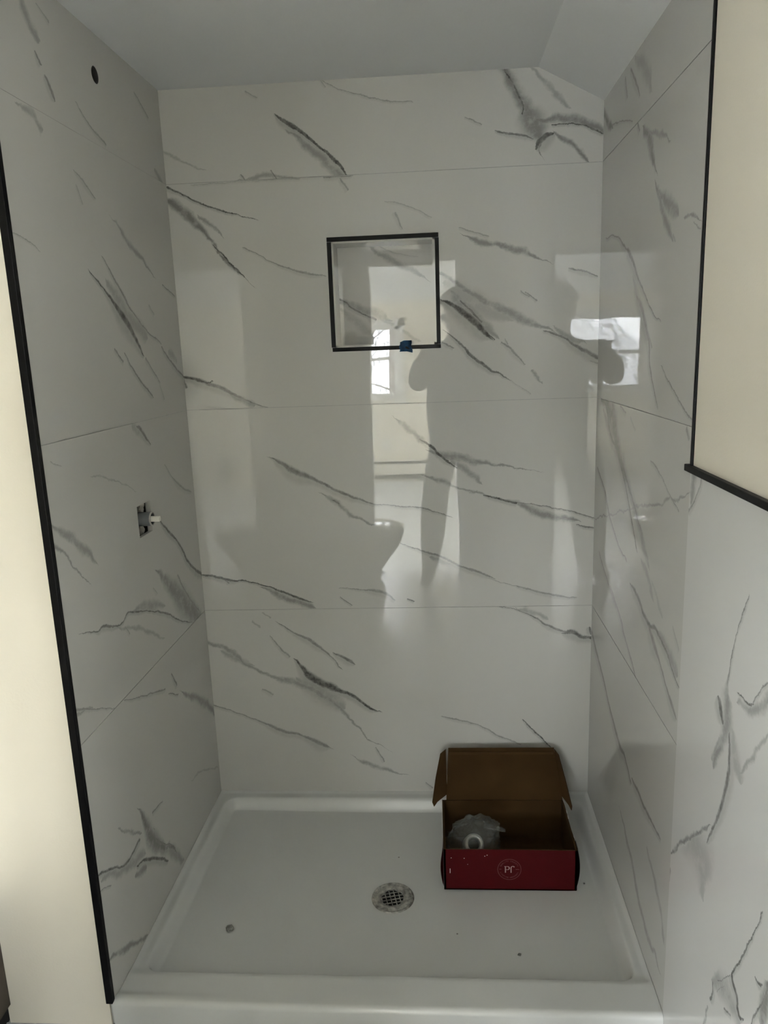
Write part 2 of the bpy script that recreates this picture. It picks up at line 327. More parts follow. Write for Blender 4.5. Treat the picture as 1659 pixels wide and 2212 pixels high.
(0.9,0.7,[(0.273,0.514,0.0031),(0.293,0.484,0.0093),(0.327,0.448,0.0155),(0.376,0.424,0.0155),(0.404,0.409,0.0078),(0.447,0.390,0.0062),(0.496,0.350,0.0047),(0.524,0.343,0.0016)]),
(0.5,0.9,[(0.002,0.578,0.0047),(0.071,0.539,0.0062),(0.126,0.493,0.0047),(0.211,0.453,0.0063),(0.282,0.430,0.0109),(0.353,0.390,0.0094),(0.408,0.343,0.0063),(0.450,0.288,0.0032),(0.484,0.248,0.0024)]),
(0.3,1,[(0.049,0.536,0.0063),(0.098,0.513,0.0094),(0.134,0.497,0.0031)]),
(0.3,1,[(0.283,0.445,0.0125),(0.353,0.398,0.0282),(0.402,0.363,0.0204)]),
(0.55,0.7,[(0.508,0.216,0.0015),(0.533,0.168,0.0031)]),
(0.55,0.8,[(0.005,0.361,0.0032),(0.073,0.337,0.0024),(0.142,0.309,0.0032),(0.214,0.275,0.0065),(0.272,0.259,0.0049),(0.329,0.232,0.0097),(0.361,0.216,0.0024)]),
(0.5,0.9,[(0.445,0.180,0.0016),(0.488,0.156,0.0065),(0.546,0.140,0.0049),(0.590,0.124,0.0016)]),
(0.4,0.8,[(0.160,0.418,0.0024),(0.193,0.399,0.0048)]),
(0.5,0.7,[(0.722,0.321,0.0016),(0.782,0.306,0.0031),(0.825,0.294,0.0023),(0.889,0.258,0.0031),(0.953,0.230,0.0016)]),
(0.85,0.6,[(0.967,0.308,0.0015),(0.995,0.278,0.0030),(1.017,0.255,0.0030),(1.050,0.219,0.0015)]),
(0.5,0.8,[(0.662,0.095,0.0016),(0.684,0.074,0.0032)]),
],
'niche': [
(0.7,0.7,[(0.445,1.589,0.0039),(0.463,1.579,0.0039),(0.483,1.561,0.0039),(0.522,1.540,0.0026),(0.549,1.526,0.0052)]),
(0.35,1,[(0.450,1.579,0.0052),(0.523,1.551,0.0104),(0.569,1.538,0.0091),(0.582,1.525,0.0052)]),
(0.35,1,[(0.543,1.724,0.0025),(0.582,1.697,0.0063),(0.634,1.670,0.0076),(0.692,1.639,0.0025)]),
(0.3,0.8,[(0.569,1.727,0.0013),(0.608,1.709,0.0025),(0.674,1.694,0.0013)]),
(0.2,1,[(0.449,1.556,0.0040),(0.501,1.515,0.0106),(0.534,1.494,0.0080)]),
(0.25,1,[(0.575,1.525,0.0039),(0.615,1.498,0.0052),(0.668,1.469,0.0039)]),
],
'left': [
(0.35,1,[(-0.670,2.077,0.0073),(-0.653,2.054,0.0111),(-0.627,2.029,0.0076)]),
(0.6,0.6,[(-0.642,2.004,0.0018),(-0.629,1.989,0.0046),(-0.622,1.986,0.0018)]),
(0.55,0.7,[(-0.614,1.972,0.0029),(-0.596,1.951,0.0059),(-0.586,1.935,0.0020)]),
(0.35,0.7,[(-0.614,2.093,0.0015),(-0.573,2.079,0.0032)]),
(0.3,1,[(-0.648,2.040,0.0046),(-0.619,2.028,0.0032)]),
(0.3,1,[(-0.725,1.887,0.0025),(-0.680,1.885,0.0079),(-0.661,1.865,0.0080)]),
(0.4,0.7,[(-0.492,1.960,0.0017),(-0.448,1.934,0.0026),(-0.369,1.912,0.0036)]),
(0.35,0.7,[(-0.167,2.077,0.0024),(-0.089,2.041,0.0037)]),
(0.4,0.8,[(-0.538,1.820,0.0016),(-0.492,1.801,0.0041),(-0.454,1.782,0.0017)]),
(0.3,0.8,[(-0.535,1.792,0.0021),(-0.517,1.760,0.0032)]),
(0.25,1,[(-0.075,1.917,0.0053),(-0.032,1.891,0.0081)]),
(0.4,0.7,[(-0.800,1.662,0.0010),(-0.760,1.657,0.0015),(-0.716,1.643,0.0010)]),
(0.45,0.9,[(-0.359,1.746,0.0018),(-0.315,1.718,0.0074),(-0.241,1.690,0.0058),(-0.169,1.656,0.0020)]),
(0.5,0.7,[(-0.099,1.629,0.0017),(-0.015,1.606,0.0027)]),
(0.55,0.8,[(-0.444,1.657,0.0018),(-0.413,1.630,0.0036),(-0.362,1.589,0.0055),(-0.307,1.544,0.0038),(-0.158,1.481,0.0021)]),
(0.6,0.7,[(-0.146,1.467,0.0031),(-0.103,1.436,0.0042),(-0.006,1.387,0.0044)]),
(0.25,1,[(-0.098,1.455,0.0082),(-0.051,1.429,0.0084)]),
(0.85,0.7,[(-0.517,1.621,0.0017),(-0.459,1.592,0.0036),(-0.407,1.560,0.0092),(-0.364,1.531,0.0133),(-0.320,1.494,0.0097),(-0.281,1.450,0.0040)]),
(0.28,1,[(-0.421,1.600,0.0105),(-0.348,1.542,0.0199),(-0.262,1.501,0.0173)]),
(0.5,0.7,[(-0.263,1.439,0.0042),(-0.226,1.409,0.0032),(-0.186,1.378,0.0022)]),
(0.6,0.7,[(-0.440,1.462,0.0025),(-0.398,1.433,0.0035)]),
(0.6,0.7,[(-0.385,1.451,0.0019),(-0.331,1.401,0.0038),(-0.256,1.352,0.0040),(-0.243,1.343,0.0020)]),
(0.3,0.8,[(-0.207,1.571,0.0034),(-0.179,1.549,0.0035)]),
(0.25,0.8,[(-0.188,1.372,0.0029),(-0.165,1.332,0.0044)]),
(0.6,0.8,[(-0.360,1.278,0.0035),(-0.338,1.267,0.0070),(-0.314,1.247,0.0053),(-0.289,1.226,0.0018)]),
(0.2,1,[(-0.390,1.281,0.0066),(-0.352,1.266,0.0081)]),
(0.4,0.7,[(-0.773,1.255,0.0010),(-0.738,1.240,0.0010)]),
(0.3,0.9,[(-0.598,1.192,0.0021),(-0.552,1.185,0.0021),(-0.487,1.161,0.0017),(-0.427,1.139,0.0011)]),
(0.35,0.8,[(-0.205,1.160,0.0017),(-0.154,1.114,0.0026),(-0.123,1.095,0.0053),(-0.029,1.055,0.0028)]),
(0.7,0.7,[(-0.269,1.017,0.0027),(-0.225,0.981,0.0055),(-0.180,0.950,0.0047),(-0.137,0.905,0.0058),(-0.092,0.854,0.0059),(-0.003,0.796,0.0062)]),
(0.35,1,[(-0.795,1.134,0.0042),(-0.741,1.099,0.0088),(-0.684,1.055,0.0092),(-0.659,1.028,0.0059)]),
(0.5,0.9,[(-0.800,1.094,0.0044),(-0.767,1.069,0.0034),(-0.738,1.036,0.0023),(-0.694,0.992,0.0012)]),
(0.4,1,[(-0.302,0.881,0.0097),(-0.233,0.821,0.0248),(-0.158,0.754,0.0325),(-0.056,0.679,0.0183)]),
(0.45,0.8,[(-0.190,0.847,0.0041),(-0.134,0.774,0.0064),(-0.051,0.698,0.0045)]),
(0.5,0.9,[(-0.171,0.779,0.0057),(-0.124,0.735,0.0078)]),
(0.3,0.8,[(-0.366,0.871,0.0017),(-0.344,0.847,0.0026)]),
(0.7,0.7,[(-0.735,0.895,0.0007),(-0.677,0.875,0.0020),(-0.645,0.874,0.0040),(-0.602,0.858,0.0031),(-0.555,0.851,0.0026),(-0.502,0.856,0.0033),(-0.411,0.825,0.0023),(-0.327,0.791,0.0036),(-0.205,0.723,0.0026),(-0.136,0.691,0.0013)]),
(0.3,1,[(-0.488,0.855,0.0033),(-0.380,0.829,0.0118),(-0.322,0.806,0.0073)]),
(0.25,1,[(-0.558,0.839,0.0042),(-0.475,0.801,0.0056),(-0.357,0.736,0.0036)]),
(0.4,0.8,[(-0.546,0.835,0.0022),(-0.526,0.812,0.0029)]),
(0.5,0.8,[(-0.803,0.757,0.0036),(-0.737,0.727,0.0019),(-0.641,0.680,0.0010)]),
(0.3,1,[(-0.802,0.747,0.0030),(-0.746,0.731,0.0031)]),
(0.5,0.8,[(-0.588,0.674,0.0016),(-0.516,0.644,0.0023),(-0.450,0.622,0.0024),(-0.364,0.591,0.0031)]),
(0.6,0.7,[(-0.336,0.567,0.0012),(-0.275,0.534,0.0025)]),
(0.55,0.9,[(-0.225,0.510,0.0043),(-0.139,0.456,0.0104),(-0.066,0.402,0.0108),(0.003,0.332,0.0064)]),
(0.6,0.7,[(-0.307,0.611,0.0021),(-0.278,0.563,0.0042)]),
(0.5,0.7,[(-0.449,0.322,0.0018),(-0.512,0.331,0.0035)]),
(0.5,1,[(-0.567,0.368,0.0065),(-0.552,0.314,0.0166),(-0.529,0.265,0.0193),(-0.481,0.213,0.0121),(-0.412,0.156,0.0043)]),
(0.6,0.7,[(-0.514,0.287,0.0019),(-0.513,0.260,0.0025),(-0.491,0.234,0.0025),(-0.419,0.171,0.0026)]),
(0.35,1,[(-0.684,0.404,0.0019),(-0.643,0.366,0.0039),(-0.598,0.334,0.0030)]),
(0.75,0.8,[(-0.602,0.318,0.0057),(-0.636,0.312,0.0056),(-0.678,0.313,0.0042),(-0.725,0.340,0.0040),(-0.795,0.377,0.0038)]),
(0.3,1,[(-0.600,0.275,0.0111),(-0.685,0.306,0.0106),(-0.768,0.352,0.0067)]),
(0.8,0.7,[(-0.622,0.264,0.0031),(-0.566,0.239,0.0053),(-0.502,0.192,0.0055),(-0.458,0.152,0.0034)]),
(0.3,1,[(-0.484,0.201,0.0090),(-0.415,0.145,0.0141),(-0.370,0.085,0.0096)]),
(0.45,0.8,[(-0.804,0.343,0.0016),(-0.754,0.318,0.0022)]),
(0.4,1,[(-0.635,0.247,0.0069),(-0.584,0.227,0.0085)]),
(0.4,1,[(-0.811,0.170,0.0034),(-0.742,0.136,0.0059),(-0.639,0.074,0.0038)]),
(0.25,0.9,[(-0.218,0.245,0.0021),(-0.147,0.224,0.0029),(-0.038,0.166,0.0031)]),
],
'right': [
(0.4,0.8,[(0.274,2.028,0.0039),(0.318,1.990,0.0057),(0.358,1.951,0.0028)]),
(0.35,0.8,[(0.224,2.027,0.0051),(0.247,1.979,0.0051)]),
(0.45,1,[(0.002,2.014,0.0104),(0.060,1.977,0.0102),(0.098,1.959,0.0050)]),
(0.45,0.8,[(0.098,1.961,0.0031),(0.186,1.945,0.0020),(0.297,1.916,0.0019)]),
(0.2,1,[(0.321,2.031,0.0092),(0.420,1.971,0.0173),(0.441,1.939,0.0086)]),
(0.55,0.7,[(0.350,1.898,0.0047),(0.368,1.878,0.0046)]),
(0.45,1,[(0.407,1.865,0.0080),(0.457,1.831,0.0136),(0.478,1.799,0.0097),(0.505,1.769,0.0028)]),
(0.4,0.7,[(0.456,1.835,0.0023),(0.505,1.769,0.0034)]),
(0.3,1,[(0.436,1.858,0.0036),(0.538,1.827,0.0042),(0.576,1.805,0.0025)]),
(0.45,0.9,[(0.513,1.738,0.0038),(0.539,1.714,0.0075),(0.558,1.689,0.0093),(0.592,1.658,0.0110),(0.625,1.633,0.0053)]),
(0.38,1,[(0.537,1.722,0.0045),(0.602,1.690,0.0121),(0.653,1.666,0.0085)]),
(0.5,0.9,[(0.708,1.652,0.0023),(0.765,1.637,0.0022),(0.789,1.631,0.0007)]),
(0.4,0.9,[(0.755,1.628,0.0016),(0.784,1.618,0.0016)]),
(0.3,0.9,[(0.640,1.628,0.0032),(0.649,1.620,0.0032)]),
(0.5,0.8,[(0.068,1.700,0.0025),(0.196,1.685,0.0029),(0.245,1.662,0.0046),(0.301,1.641,0.0033)]),
(0.6,0.8,[(0.301,1.641,0.0079),(0.337,1.619,0.0077),(0.395,1.574,0.0057),(0.445,1.541,0.0037),(0.503,1.504,0.0027),(0.573,1.479,0.0017)]),
(0.45,0.8,[(0.389,1.535,0.0058),(0.451,1.493,0.0111),(0.494,1.444,0.0082),(0.516,1.387,0.0055),(0.550,1.341,0.0041),(0.581,1.310,0.0027)]),
(0.35,0.8,[(0.472,1.473,0.0024),(0.525,1.425,0.0036)]),
(0.45,0.7,[(0.602,1.386,0.0015),(0.667,1.352,0.0022),(0.741,1.318,0.0021),(0.794,1.302,0.0020)]),
(0.2,1,[(0.365,1.566,0.0083),(0.411,1.514,0.0163),(0.475,1.454,0.0131)]),
(0.5,1,[(0.080,1.285,0.0140),(0.165,1.262,0.0267),(0.210,1.230,0.0329),(0.246,1.188,0.0262),(0.288,1.159,0.0192),(0.348,1.123,0.0093),(0.410,1.080,0.0045),(0.455,1.051,0.0029)]),
(0.65,0.6,[(0.062,1.284,0.0059),(0.121,1.270,0.0075),(0.172,1.209,0.0093),(0.237,1.181,0.0072),(0.315,1.129,0.0086),(0.367,1.082,0.0068),(0.402,1.045,0.0050),(0.441,1.005,0.0033),(0.460,0.982,0.0026)]),
(0.4,0.9,[(0.095,1.256,0.0075),(0.160,1.213,0.0147),(0.213,1.172,0.0072)]),
(0.5,0.9,[(0.183,1.284,0.0074),(0.206,1.265,0.0147)]),
(0.4,0.8,[(0.271,1.286,0.0035),(0.328,1.273,0.0034)]),
(0.25,0.8,[(0.372,1.268,0.0026),(0.417,1.241,0.0026)]),
(0.25,1,[(0.311,1.162,0.0137),(0.386,1.097,0.0167),(0.469,1.038,0.0127),(0.541,0.983,0.0092)]),
(0.5,0.7,[(0.038,1.090,0.0055),(0.119,1.053,0.0053),(0.199,0.988,0.0052),(0.276,0.951,0.0033),(0.373,0.930,0.0031)]),
(0.4,0.8,[(0.555,1.190,0.0026),(0.593,1.184,0.0034),(0.640,1.168,0.0017),(0.698,1.142,0.0024),(0.742,1.129,0.0016)]),
(0.3,1,[(0.100,0.968,0.0026),(0.305,1.029,0.0023),(0.544,1.095,0.0030),(0.713,1.141,0.0027),(0.777,1.163,0.0017)]),
(0.4,0.9,[(0.769,1.283,0.0057),(0.786,1.269,0.0056)]),
(0.35,0.8,[(0.083,0.861,0.0039),(0.134,0.836,0.0058),(0.234,0.796,0.0056),(0.288,0.777,0.0036)]),
(0.3,0.9,[(0.518,0.961,0.0058),(0.566,0.939,0.0084),(0.605,0.910,0.0055)]),
(0.65,0.8,[(0.429,0.880,0.0037),(0.492,0.871,0.0082),(0.549,0.848,0.0081),(0.587,0.841,0.0079),(0.648,0.849,0.0064),(0.714,0.832,0.0061),(0.747,0.816,0.0040),(0.787,0.798,0.0030)]),
(0.3,1,[(0.664,0.851,0.0066),(0.729,0.833,0.0149),(0.775,0.820,0.0124)]),
(0.5,0.8,[(0.588,0.836,0.0087),(0.626,0.815,0.0114),(0.672,0.794,0.0055),(0.718,0.764,0.0054),(0.758,0.744,0.0079),(0.786,0.731,0.0052)]),
(0.4,0.7,[(0.232,0.808,0.0039),(0.298,0.781,0.0056),(0.354,0.758,0.0073),(0.376,0.739,0.0054),(0.400,0.728,0.0036),(0.447,0.707,0.0052),(0.493,0.681,0.0034),(0.519,0.672,0.0024)]),
(0.2,0.9,[(0.601,0.937,0.0041),(0.667,0.897,0.0053)]),
(0.3,0.8,[(0.743,0.899,0.0026),(0.785,0.866,0.0038)]),
(0.5,0.7,[(0.018,0.595,0.0049),(0.088,0.559,0.0097),(0.172,0.526,0.0070),(0.245,0.486,0.0068),(0.302,0.462,0.0089),(0.382,0.434,0.0107),(0.440,0.430,0.0061),(0.479,0.410,0.0060)]),
(0.55,0.8,[(0.504,0.419,0.0040),(0.554,0.421,0.0078),(0.602,0.417,0.0076),(0.675,0.421,0.0048),(0.726,0.424,0.0035)]),
(0.35,0.9,[(0.430,0.256,0.0045),(0.513,0.220,0.0087),(0.575,0.179,0.0086),(0.640,0.147,0.0083),(0.732,0.146,0.0058)]),
(0.3,0.9,[(0.653,0.325,0.0062),(0.728,0.293,0.0078),(0.777,0.233,0.0058)]),
],
'wain': [
(0.35,1,[(0.824,1.214,0.0111),(0.821,1.188,0.0112),(0.811,1.157,0.0045)]),
(0.45,0.8,[(0.861,1.215,0.0024),(0.844,1.180,0.0033),(0.802,1.138,0.0034)]),
(0.6,0.7,[(1.077,1.071,0.0014),(1.060,1.037,0.0021),(1.041,0.993,0.0014),(1.032,0.959,0.0022),(1.027,0.934,0.0022),(1.026,0.918,0.0015)]),
(0.85,0.7,[(0.990,0.873,0.0042),(1.002,0.859,0.0084),(1.016,0.838,0.0041)]),
(0.4,1,[(1.019,0.903,0.0065),(1.028,0.872,0.0177),(1.029,0.841,0.0176),(1.020,0.812,0.0097),(0.991,0.762,0.0085)]),
(0.4,0.9,[(1.005,0.803,0.0036),(0.981,0.760,0.0050)]),
(0.75,0.7,[(1.063,0.916,0.0013),(1.080,0.917,0.0018),(1.097,0.916,0.0026),(1.117,0.924,0.0017)]),
(0.6,0.8,[(1.117,0.926,0.0017),(1.139,0.956,0.0017),(1.156,0.975,0.0024)]),
(0.35,1,[(1.073,0.910,0.0040),(1.122,0.913,0.0070),(1.160,0.956,0.0092)]),
(0.65,0.8,[(1.042,0.832,0.0044),(1.049,0.796,0.0073),(1.047,0.755,0.0073),(1.031,0.704,0.0060),(1.009,0.654,0.0046),(0.984,0.606,0.0032)]),
(0.25,1,[(1.056,0.847,0.0078),(1.071,0.809,0.0157),(1.092,0.791,0.0115)]),
(0.3,1,[(1.169,0.902,0.0024),(1.126,0.842,0.0042),(1.098,0.806,0.0026)]),
(0.45,1,[(0.971,0.617,0.0032),(0.951,0.598,0.0041),(0.875,0.526,0.0035),(0.815,0.458,0.0027)]),
(0.22,1,[(0.922,0.551,0.0576),(0.971,0.546,0.0460),(0.974,0.498,0.0163)]),
(0.5,0.9,[(0.804,0.410,0.0054),(0.795,0.388,0.0054)]),
(0.75,0.6,[(1.193,0.642,0.0017),(1.185,0.613,0.0013),(1.164,0.566,0.0018),(1.138,0.510,0.0023),(1.114,0.461,0.0019)]),
(0.85,0.7,[(1.114,0.461,0.0069),(1.121,0.451,0.0068),(1.135,0.444,0.0068),(1.148,0.422,0.0068),(1.164,0.429,0.0066)]),
(0.75,0.7,[(1.044,0.378,0.0031),(1.046,0.354,0.0031),(1.037,0.338,0.0032)]),
(0.6,0.7,[(1.064,0.400,0.0013),(1.107,0.453,0.0013)]),
(0.5,0.7,[(1.063,0.381,0.0010),(1.088,0.415,0.0010)]),
(0.3,1,[(1.052,0.383,0.0089),(1.098,0.415,0.0198),(1.121,0.417,0.0167),(1.141,0.409,0.0139)]),
(0.7,0.7,[(1.094,0.376,0.0021),(1.121,0.391,0.0020)]),
(0.8,0.7,[(1.191,0.532,0.0021),(1.202,0.531,0.0032),(1.213,0.540,0.0021)]),
(0.7,0.8,[(1.229,0.546,0.0024),(1.214,0.507,0.0025),(1.199,0.472,0.0025),(1.191,0.450,0.0017)]),
(0.5,1,[(1.229,0.546,0.0094),(1.224,0.510,0.0120),(1.223,0.483,0.0120)]),
(0.45,0.9,[(1.030,0.312,0.0026),(1.015,0.263,0.0040)]),
],
}
# ================================================================ STRUCTURE
def in_row(v, z0, z1):
    zs = [p[1] for p in v[2]]; zm = sum(zs)/len(zs); return z0 <= zm < z1
def rowveins(key, rows): return [[v for v in VEINS[key] if in_row(v, a, b)] for a, b in rows]
ROWS = [(0, Z3), (Z3, Z2), (Z2, Z1), (Z1, 3)]
G = 0.0009          # half a joint
NX0, NX1, NZ0, NZ1 = 0.431, 0.735, 1.4385, 1.7435    # niche outside the trims
TR = 0.0098                                            # niche trim width
HX0, HX1, HZ0, HZ1 = NX0+TR-.001, NX1-TR+.001, NZ0+TR-.001, NZ1-TR+.001

# ---- back wall: slab with tiles as parts
wall_back = plate_obj('wall_back', [(-.03, 0), (W+.03, 0), (W+.03, ZR-.012), (XC, ZC+.02), (-.03, ZC+.02)], [rect(HX0, HX1, HZ0, HZ1)], .0016, .10, M['grout'])
struct(wall_back, 'back wall of the shower, clad in large white marble-look tiles')
bm_ = rowveins('back', ROWS)
slope = lambda x: ZC-(x-XC)*(ZC-ZR)/(W-XC)
outs = [(rect(0, W, ZT, Z3-G), ()), (rect(0, W, Z3+G, Z2-G), ()), (rect(0, W, Z2+G, Z1-G), (rect(HX0, HX1, HZ0, HZ1),)),
        ([(0, Z1+G), (W, Z1+G), (W, ZR+.004), (XC, ZC+.004), (0, ZC+.004)], ())]
for (o_, h_), m_, nv in zip(outs, bm_, (3, 3, 3, 1)): dress_tile(plate_obj('tile', o_, h_, 0, .01, M['grout'], wall_back), 'marble_tile_back', m_, (1, 1, 1), 6, nv)

# ---- left wall (partition): frame along its own plane
ang_l = math.atan2(D, 0.0154)
LF = -0.8016
vh = rect(-.412, -.330, 1.012, 1.090); ph = circ(-.386, 2.046, .0175)
wall_left = plate_obj('wall_left', rect(LF+.004, 0.03, 0, ZC+.02), [rect(-.414, -.328, 1.010, 1.092), circ(-.386, 2.046, .0185)], .0016, .014, M['grout'])
wall_left.rotation_euler = (0, 0, ang_l)
struct(wall_left, 'left shower wall of white marble-look tiles with a valve cutout')
lm_ = rowveins('left', ROWS)
for (z0, z1), m_ in zip([(ZT, Z3-G), (Z3+G, Z2-G), (Z2+G, Z1-.0002), (Z1+.0002, ZC+.004)], lm_):
    hs = [vh] if z0 < 1.05 < z1 else ([ph] if z0 < 2.04 < z1 else [])
    dress_tile(plate_obj('tile', rect(LF, -.0005, z0, z1), hs, 0, .01, M['grout'], wall_left), 'marble_tile_left', m_, (1, 1, 1), 3, 3 if z1-z0 > .4 else 1)
# hollow behind the cutouts
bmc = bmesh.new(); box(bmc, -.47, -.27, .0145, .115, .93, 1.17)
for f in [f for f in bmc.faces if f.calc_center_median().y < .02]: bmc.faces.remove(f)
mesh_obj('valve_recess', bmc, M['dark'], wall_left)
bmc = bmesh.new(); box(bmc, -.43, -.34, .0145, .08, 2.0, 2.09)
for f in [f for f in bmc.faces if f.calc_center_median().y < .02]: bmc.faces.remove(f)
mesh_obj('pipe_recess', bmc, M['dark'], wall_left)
bmc = bmesh.new(); n_ = 28; ra = [[bmc.verts.new((-.386+r*math.cos(2*math.pi*i/n_), y, 2.046+r*math.sin(2*math.pi*i/n_))) for i in range(n_)] for r, y in ((.0174, .0004), (.0174, .075), (.0150, .075), (.0150, .0010))]
for a_, b_ in zip(ra, ra[1:]+ra[:1]):
    for i in range(n_): bmc.faces.new((a_[i], a_[(i+1) % n_], b_[(i+1) % n_], b_[i]))
mesh_obj('hole_shade_lining', bmc, M['dark'], wall_left, True)  # added dark lining; blackens the hole's edge in place of shade
# painted end of the partition, facing the room
bmx = bmesh.new(); box(bmx, XL-.004, -.028, -D-.001, -D+.02, .0, ZC+.01); box(bmx, XL-.004, -.13, -D+.02, .12, 0, ZC+.01)
wall_partition = struct(mesh_obj('wall_partition', bmx, M['cream']), 'cream painted end of the partition beside the shower opening')

# ---- right wall
ang_r = math.atan2(-D, -0.0055)
RF = 0.8014
UEND = 2.50
wall_right = plate_obj('wall_right', [(-.03, 0), (UEND, 0), (UEND, ZR+.01), (-.03, ZR+.01)], (), .0016, .10, M['grout'])
wall_right.location = (W, 0, 0); wall_right.rotation_euler = (0, 0, ang_r)
struct(wall_right, 'right shower wall of glossy white marble-look tiles')
rm_ = rowveins('right', ROWS)
for (z0, z1), m_ in zip([(ZT, Z3-G), (Z3+G, Z2-G), (Z2+G, Z1-G), (Z1+G, ZR+.004)], rm_):
    dress_tile(plate_obj('tile', rect(.0005, RF-.0006, z0, z1), (), 0, .01, M['grout'], wall_right), 'marble_tile_right', m_, (1, 1, 1), 3, 3 if z1-z0 > .4 else 1)
PV = [(.5, .8, [(1.45, .9, .003), (1.6, .7, .006), (1.9, .62, .002)]), (.6, .7, [(1.5, .35, .002), (1.75, .5, .006), (1.98, .8, .003)]), (.5, .7, [(2.06, .3, .002), (2.2, .6, .006), (2.45, .85, .003)])]
WT = (1.17, 1.18, 1.21)       # the wainscot tiles are a whiter batch
for u0, u1, vv, nu in ((RF+.0012, 1.4108, VEINS['wain'], 4), (1.4125, 2.0208, PV, 2), (2.0225, UEND-.002, PV, 2)):
    dress_tile(plate_obj('tile', rect(u0, u1, .002, ZP-.013), (), -.001, .01, M['grout'], wall_right), 'marble_tile_wainscot', vv, WT, nu, 5)
pw = plate_obj('painted_drywall', rect(RF+.010, UEND, ZP-.004, ZR+.008), (), .0005, .0016, M['cream'], wall_right)

# ---- black edge trims
def trim(name, parent_rot, loc, b, label):
    o = box_obj(name, b, M['black'], None, .0012); o.location = loc; o.rotation_euler = (0, 0, parent_rot); return struct(o, label)
trim('trim_1', ang_l, (0, 0, 0), (LF-.0135, LF-.0003, -.0015, .0135, ZT+.008, ZC+.003), 'black metal edge trim running up beside the left partition')
trim('trim_2', ang_r, (W, 0, 0), (RF+.0005, RF+.0105, -.003, .010, ZP-.002, ZR+.003), 'black metal edge trim between right shower tiles and cream wall')
trim('trim_3', ang_r, (W, 0, 0), (RF-.012, UEND-.002, -.0085, .009, ZP-.0125, ZP-.0005), 'black metal trim capping the marble-look wainscot')

# ---- ceiling over bathroom and shower, with its sloped strip
bmx = bmesh.new()
prof = [(XL-.08, ZC), (XC, ZC), (W+.12, slope(W+.12)), (W+.12, slope(W+.12)+.12), (XC, ZC+.12), (XL-.08, ZC+.12)]
f_ = bmx.faces.new([bmx.verts.new((x, YD-.10, z)) for x, z in prof])
ex = bmesh.ops.extrude_face_region(bmx, geom=[f_])
for v in [g for g in ex['geom'] if isinstance(g, bmesh.types.BMVert)]: v.co.y = .10
bmesh.ops.recalc_face_normals(bmx, faces=bmx.faces[:])
ceiling = struct(mesh_obj('ceiling', bmx, M['white_paint']), 'white ceiling with a sloped strip along the right wall')

# ---- bathroom left wall, ending above the floor
wl = struct(box_obj('wall_bathroom', (XL-.09, XL, YD, -D+.10, .048, ZC+.01), M['cream']), 'painted bathroom wall left of the partition, ending above the floor')
box_obj('gap_shade_plate', (XL-.09, XL-.012, YD, -D+.12, -.004, .049), M['dark'], wl)  # near-black colour stands in for the shade in the gap

struct(box_obj('dark_strip_left', (XL-.002, XL+.004, YD, -D-.002, .05, .34), pbsdf('dark_strip_brown', (.075, .06, .045), .8, nscale=12, namp=.35)), 'dark strip along the bottom of the bathroom wall')  # thin dark strip set in front of the wall foot
# ---- floor
def floor_mat():
    m = pbsdf('grey_floor_tile', (.55, .56, .58), .22, nscale=6, namp=.06); return m
M['floor'] = floor_mat()
floor = struct(box_obj('floor', (XL-.1, W+.1, YD-.12, .1, -.06, -.004), M['grout']), 'pale grey tiled bathroom floor')
xs = [XL-.09, .05, .36, .67, .98, W]; ys = [YD-.10, -2.31, -2.0, -1.69, -1.38, -1.07, -.80]
for i in range(len(xs)-1):
    for j in range(len(ys)-1):
        box_obj('floor_tile', (xs[i]+.0012, xs[i+1]-.0012, ys[j]+.0012, ys[j+1]-.0012, -.008, 0), M['floor'], floor, .0008)

# ---- wall with the doorway
DX0, DX1, DZ = .312, .872, 1.96
wd = bmesh.new(); plate(wd, [(XL-.09, 0), (DX0, 0), (DX0, DZ), (DX1, DZ), (DX1, 0), (W+.08, 0), (W+.08, 2.5), (XL-.09, 2.5)], (), YD-.11, YD)
wall_door = struct(mesh_obj('wall_door', wd, M['cream']), 'bathroom wall with the open doorway')
dc = empty('door_1', ((DX0+DX1)/2, YD, 0)); struct(dc, 'white casing of the open doorway')
def cas(n, x0, x1, z0, z1, y0, y1):
    o = box_obj(n, (x0, x1, y0, y1, z0, z1), M['white_trim'], None, .002); o.parent = dc; o.location = (-(DX0+DX1)/2, -YD, 0); return o
cas('jamb', DX0-.001, DX0+.018, 0, DZ, YD-.115, YD+.012); cas('jamb', DX1-.018, DX1+.001, 0, DZ, YD-.115, YD+.012); cas('head_jamb', DX0, DX1, DZ-.018, DZ+.001, YD-.115, YD+.012)
cas('casing', DX0-.06, DX0+.006, 0, DZ+.06, YD, YD+.016); cas('casing', DX1-.006, DX1+.06, 0, DZ+.06, YD, YD+.016); cas('head_casing', DX0-.06, DX1+.06, DZ-.006, DZ+.06, YD, YD+.017)

# ---- bedroom beyond the doorway
M['bed_floor'] = pbsdf('pale_floor_covering', (.78, .80, .82), .28, nscale=3, namp=.05)
struct(box_obj('floor_bedroom', (BX0, BX1, BY, YD-.11, -.05, 0), M['bed_floor']), 'pale covered bedroom floor beyond the doorway')
fw = bmesh.new(); plate(fw, rect(BX0, BX1, 0, 2.75), [rect(*WIN_A), rect(*FILL_WIN_B), rect(*FILL_WIN_C)], BY-.14, BY)
struct(mesh_obj('wall_far', fw, M['cream']), 'cream bedroom wall with windows beyond the doorway')
def side_wall(name, x0, x1, label, holes):
    bm = bmesh.new(); plate(bm, rect(BY-.14, YD, 0, 2.75), holes, 0, 1)
    for v in bm.verts: v.co = Vector((x0 if v.co.y < .5 else x1, v.co.x, v.co.z))
    bmesh.ops.recalc_face_normals(bm, faces=bm.faces[:]); return struct(mesh_obj(name, bm, M['cream']), label)
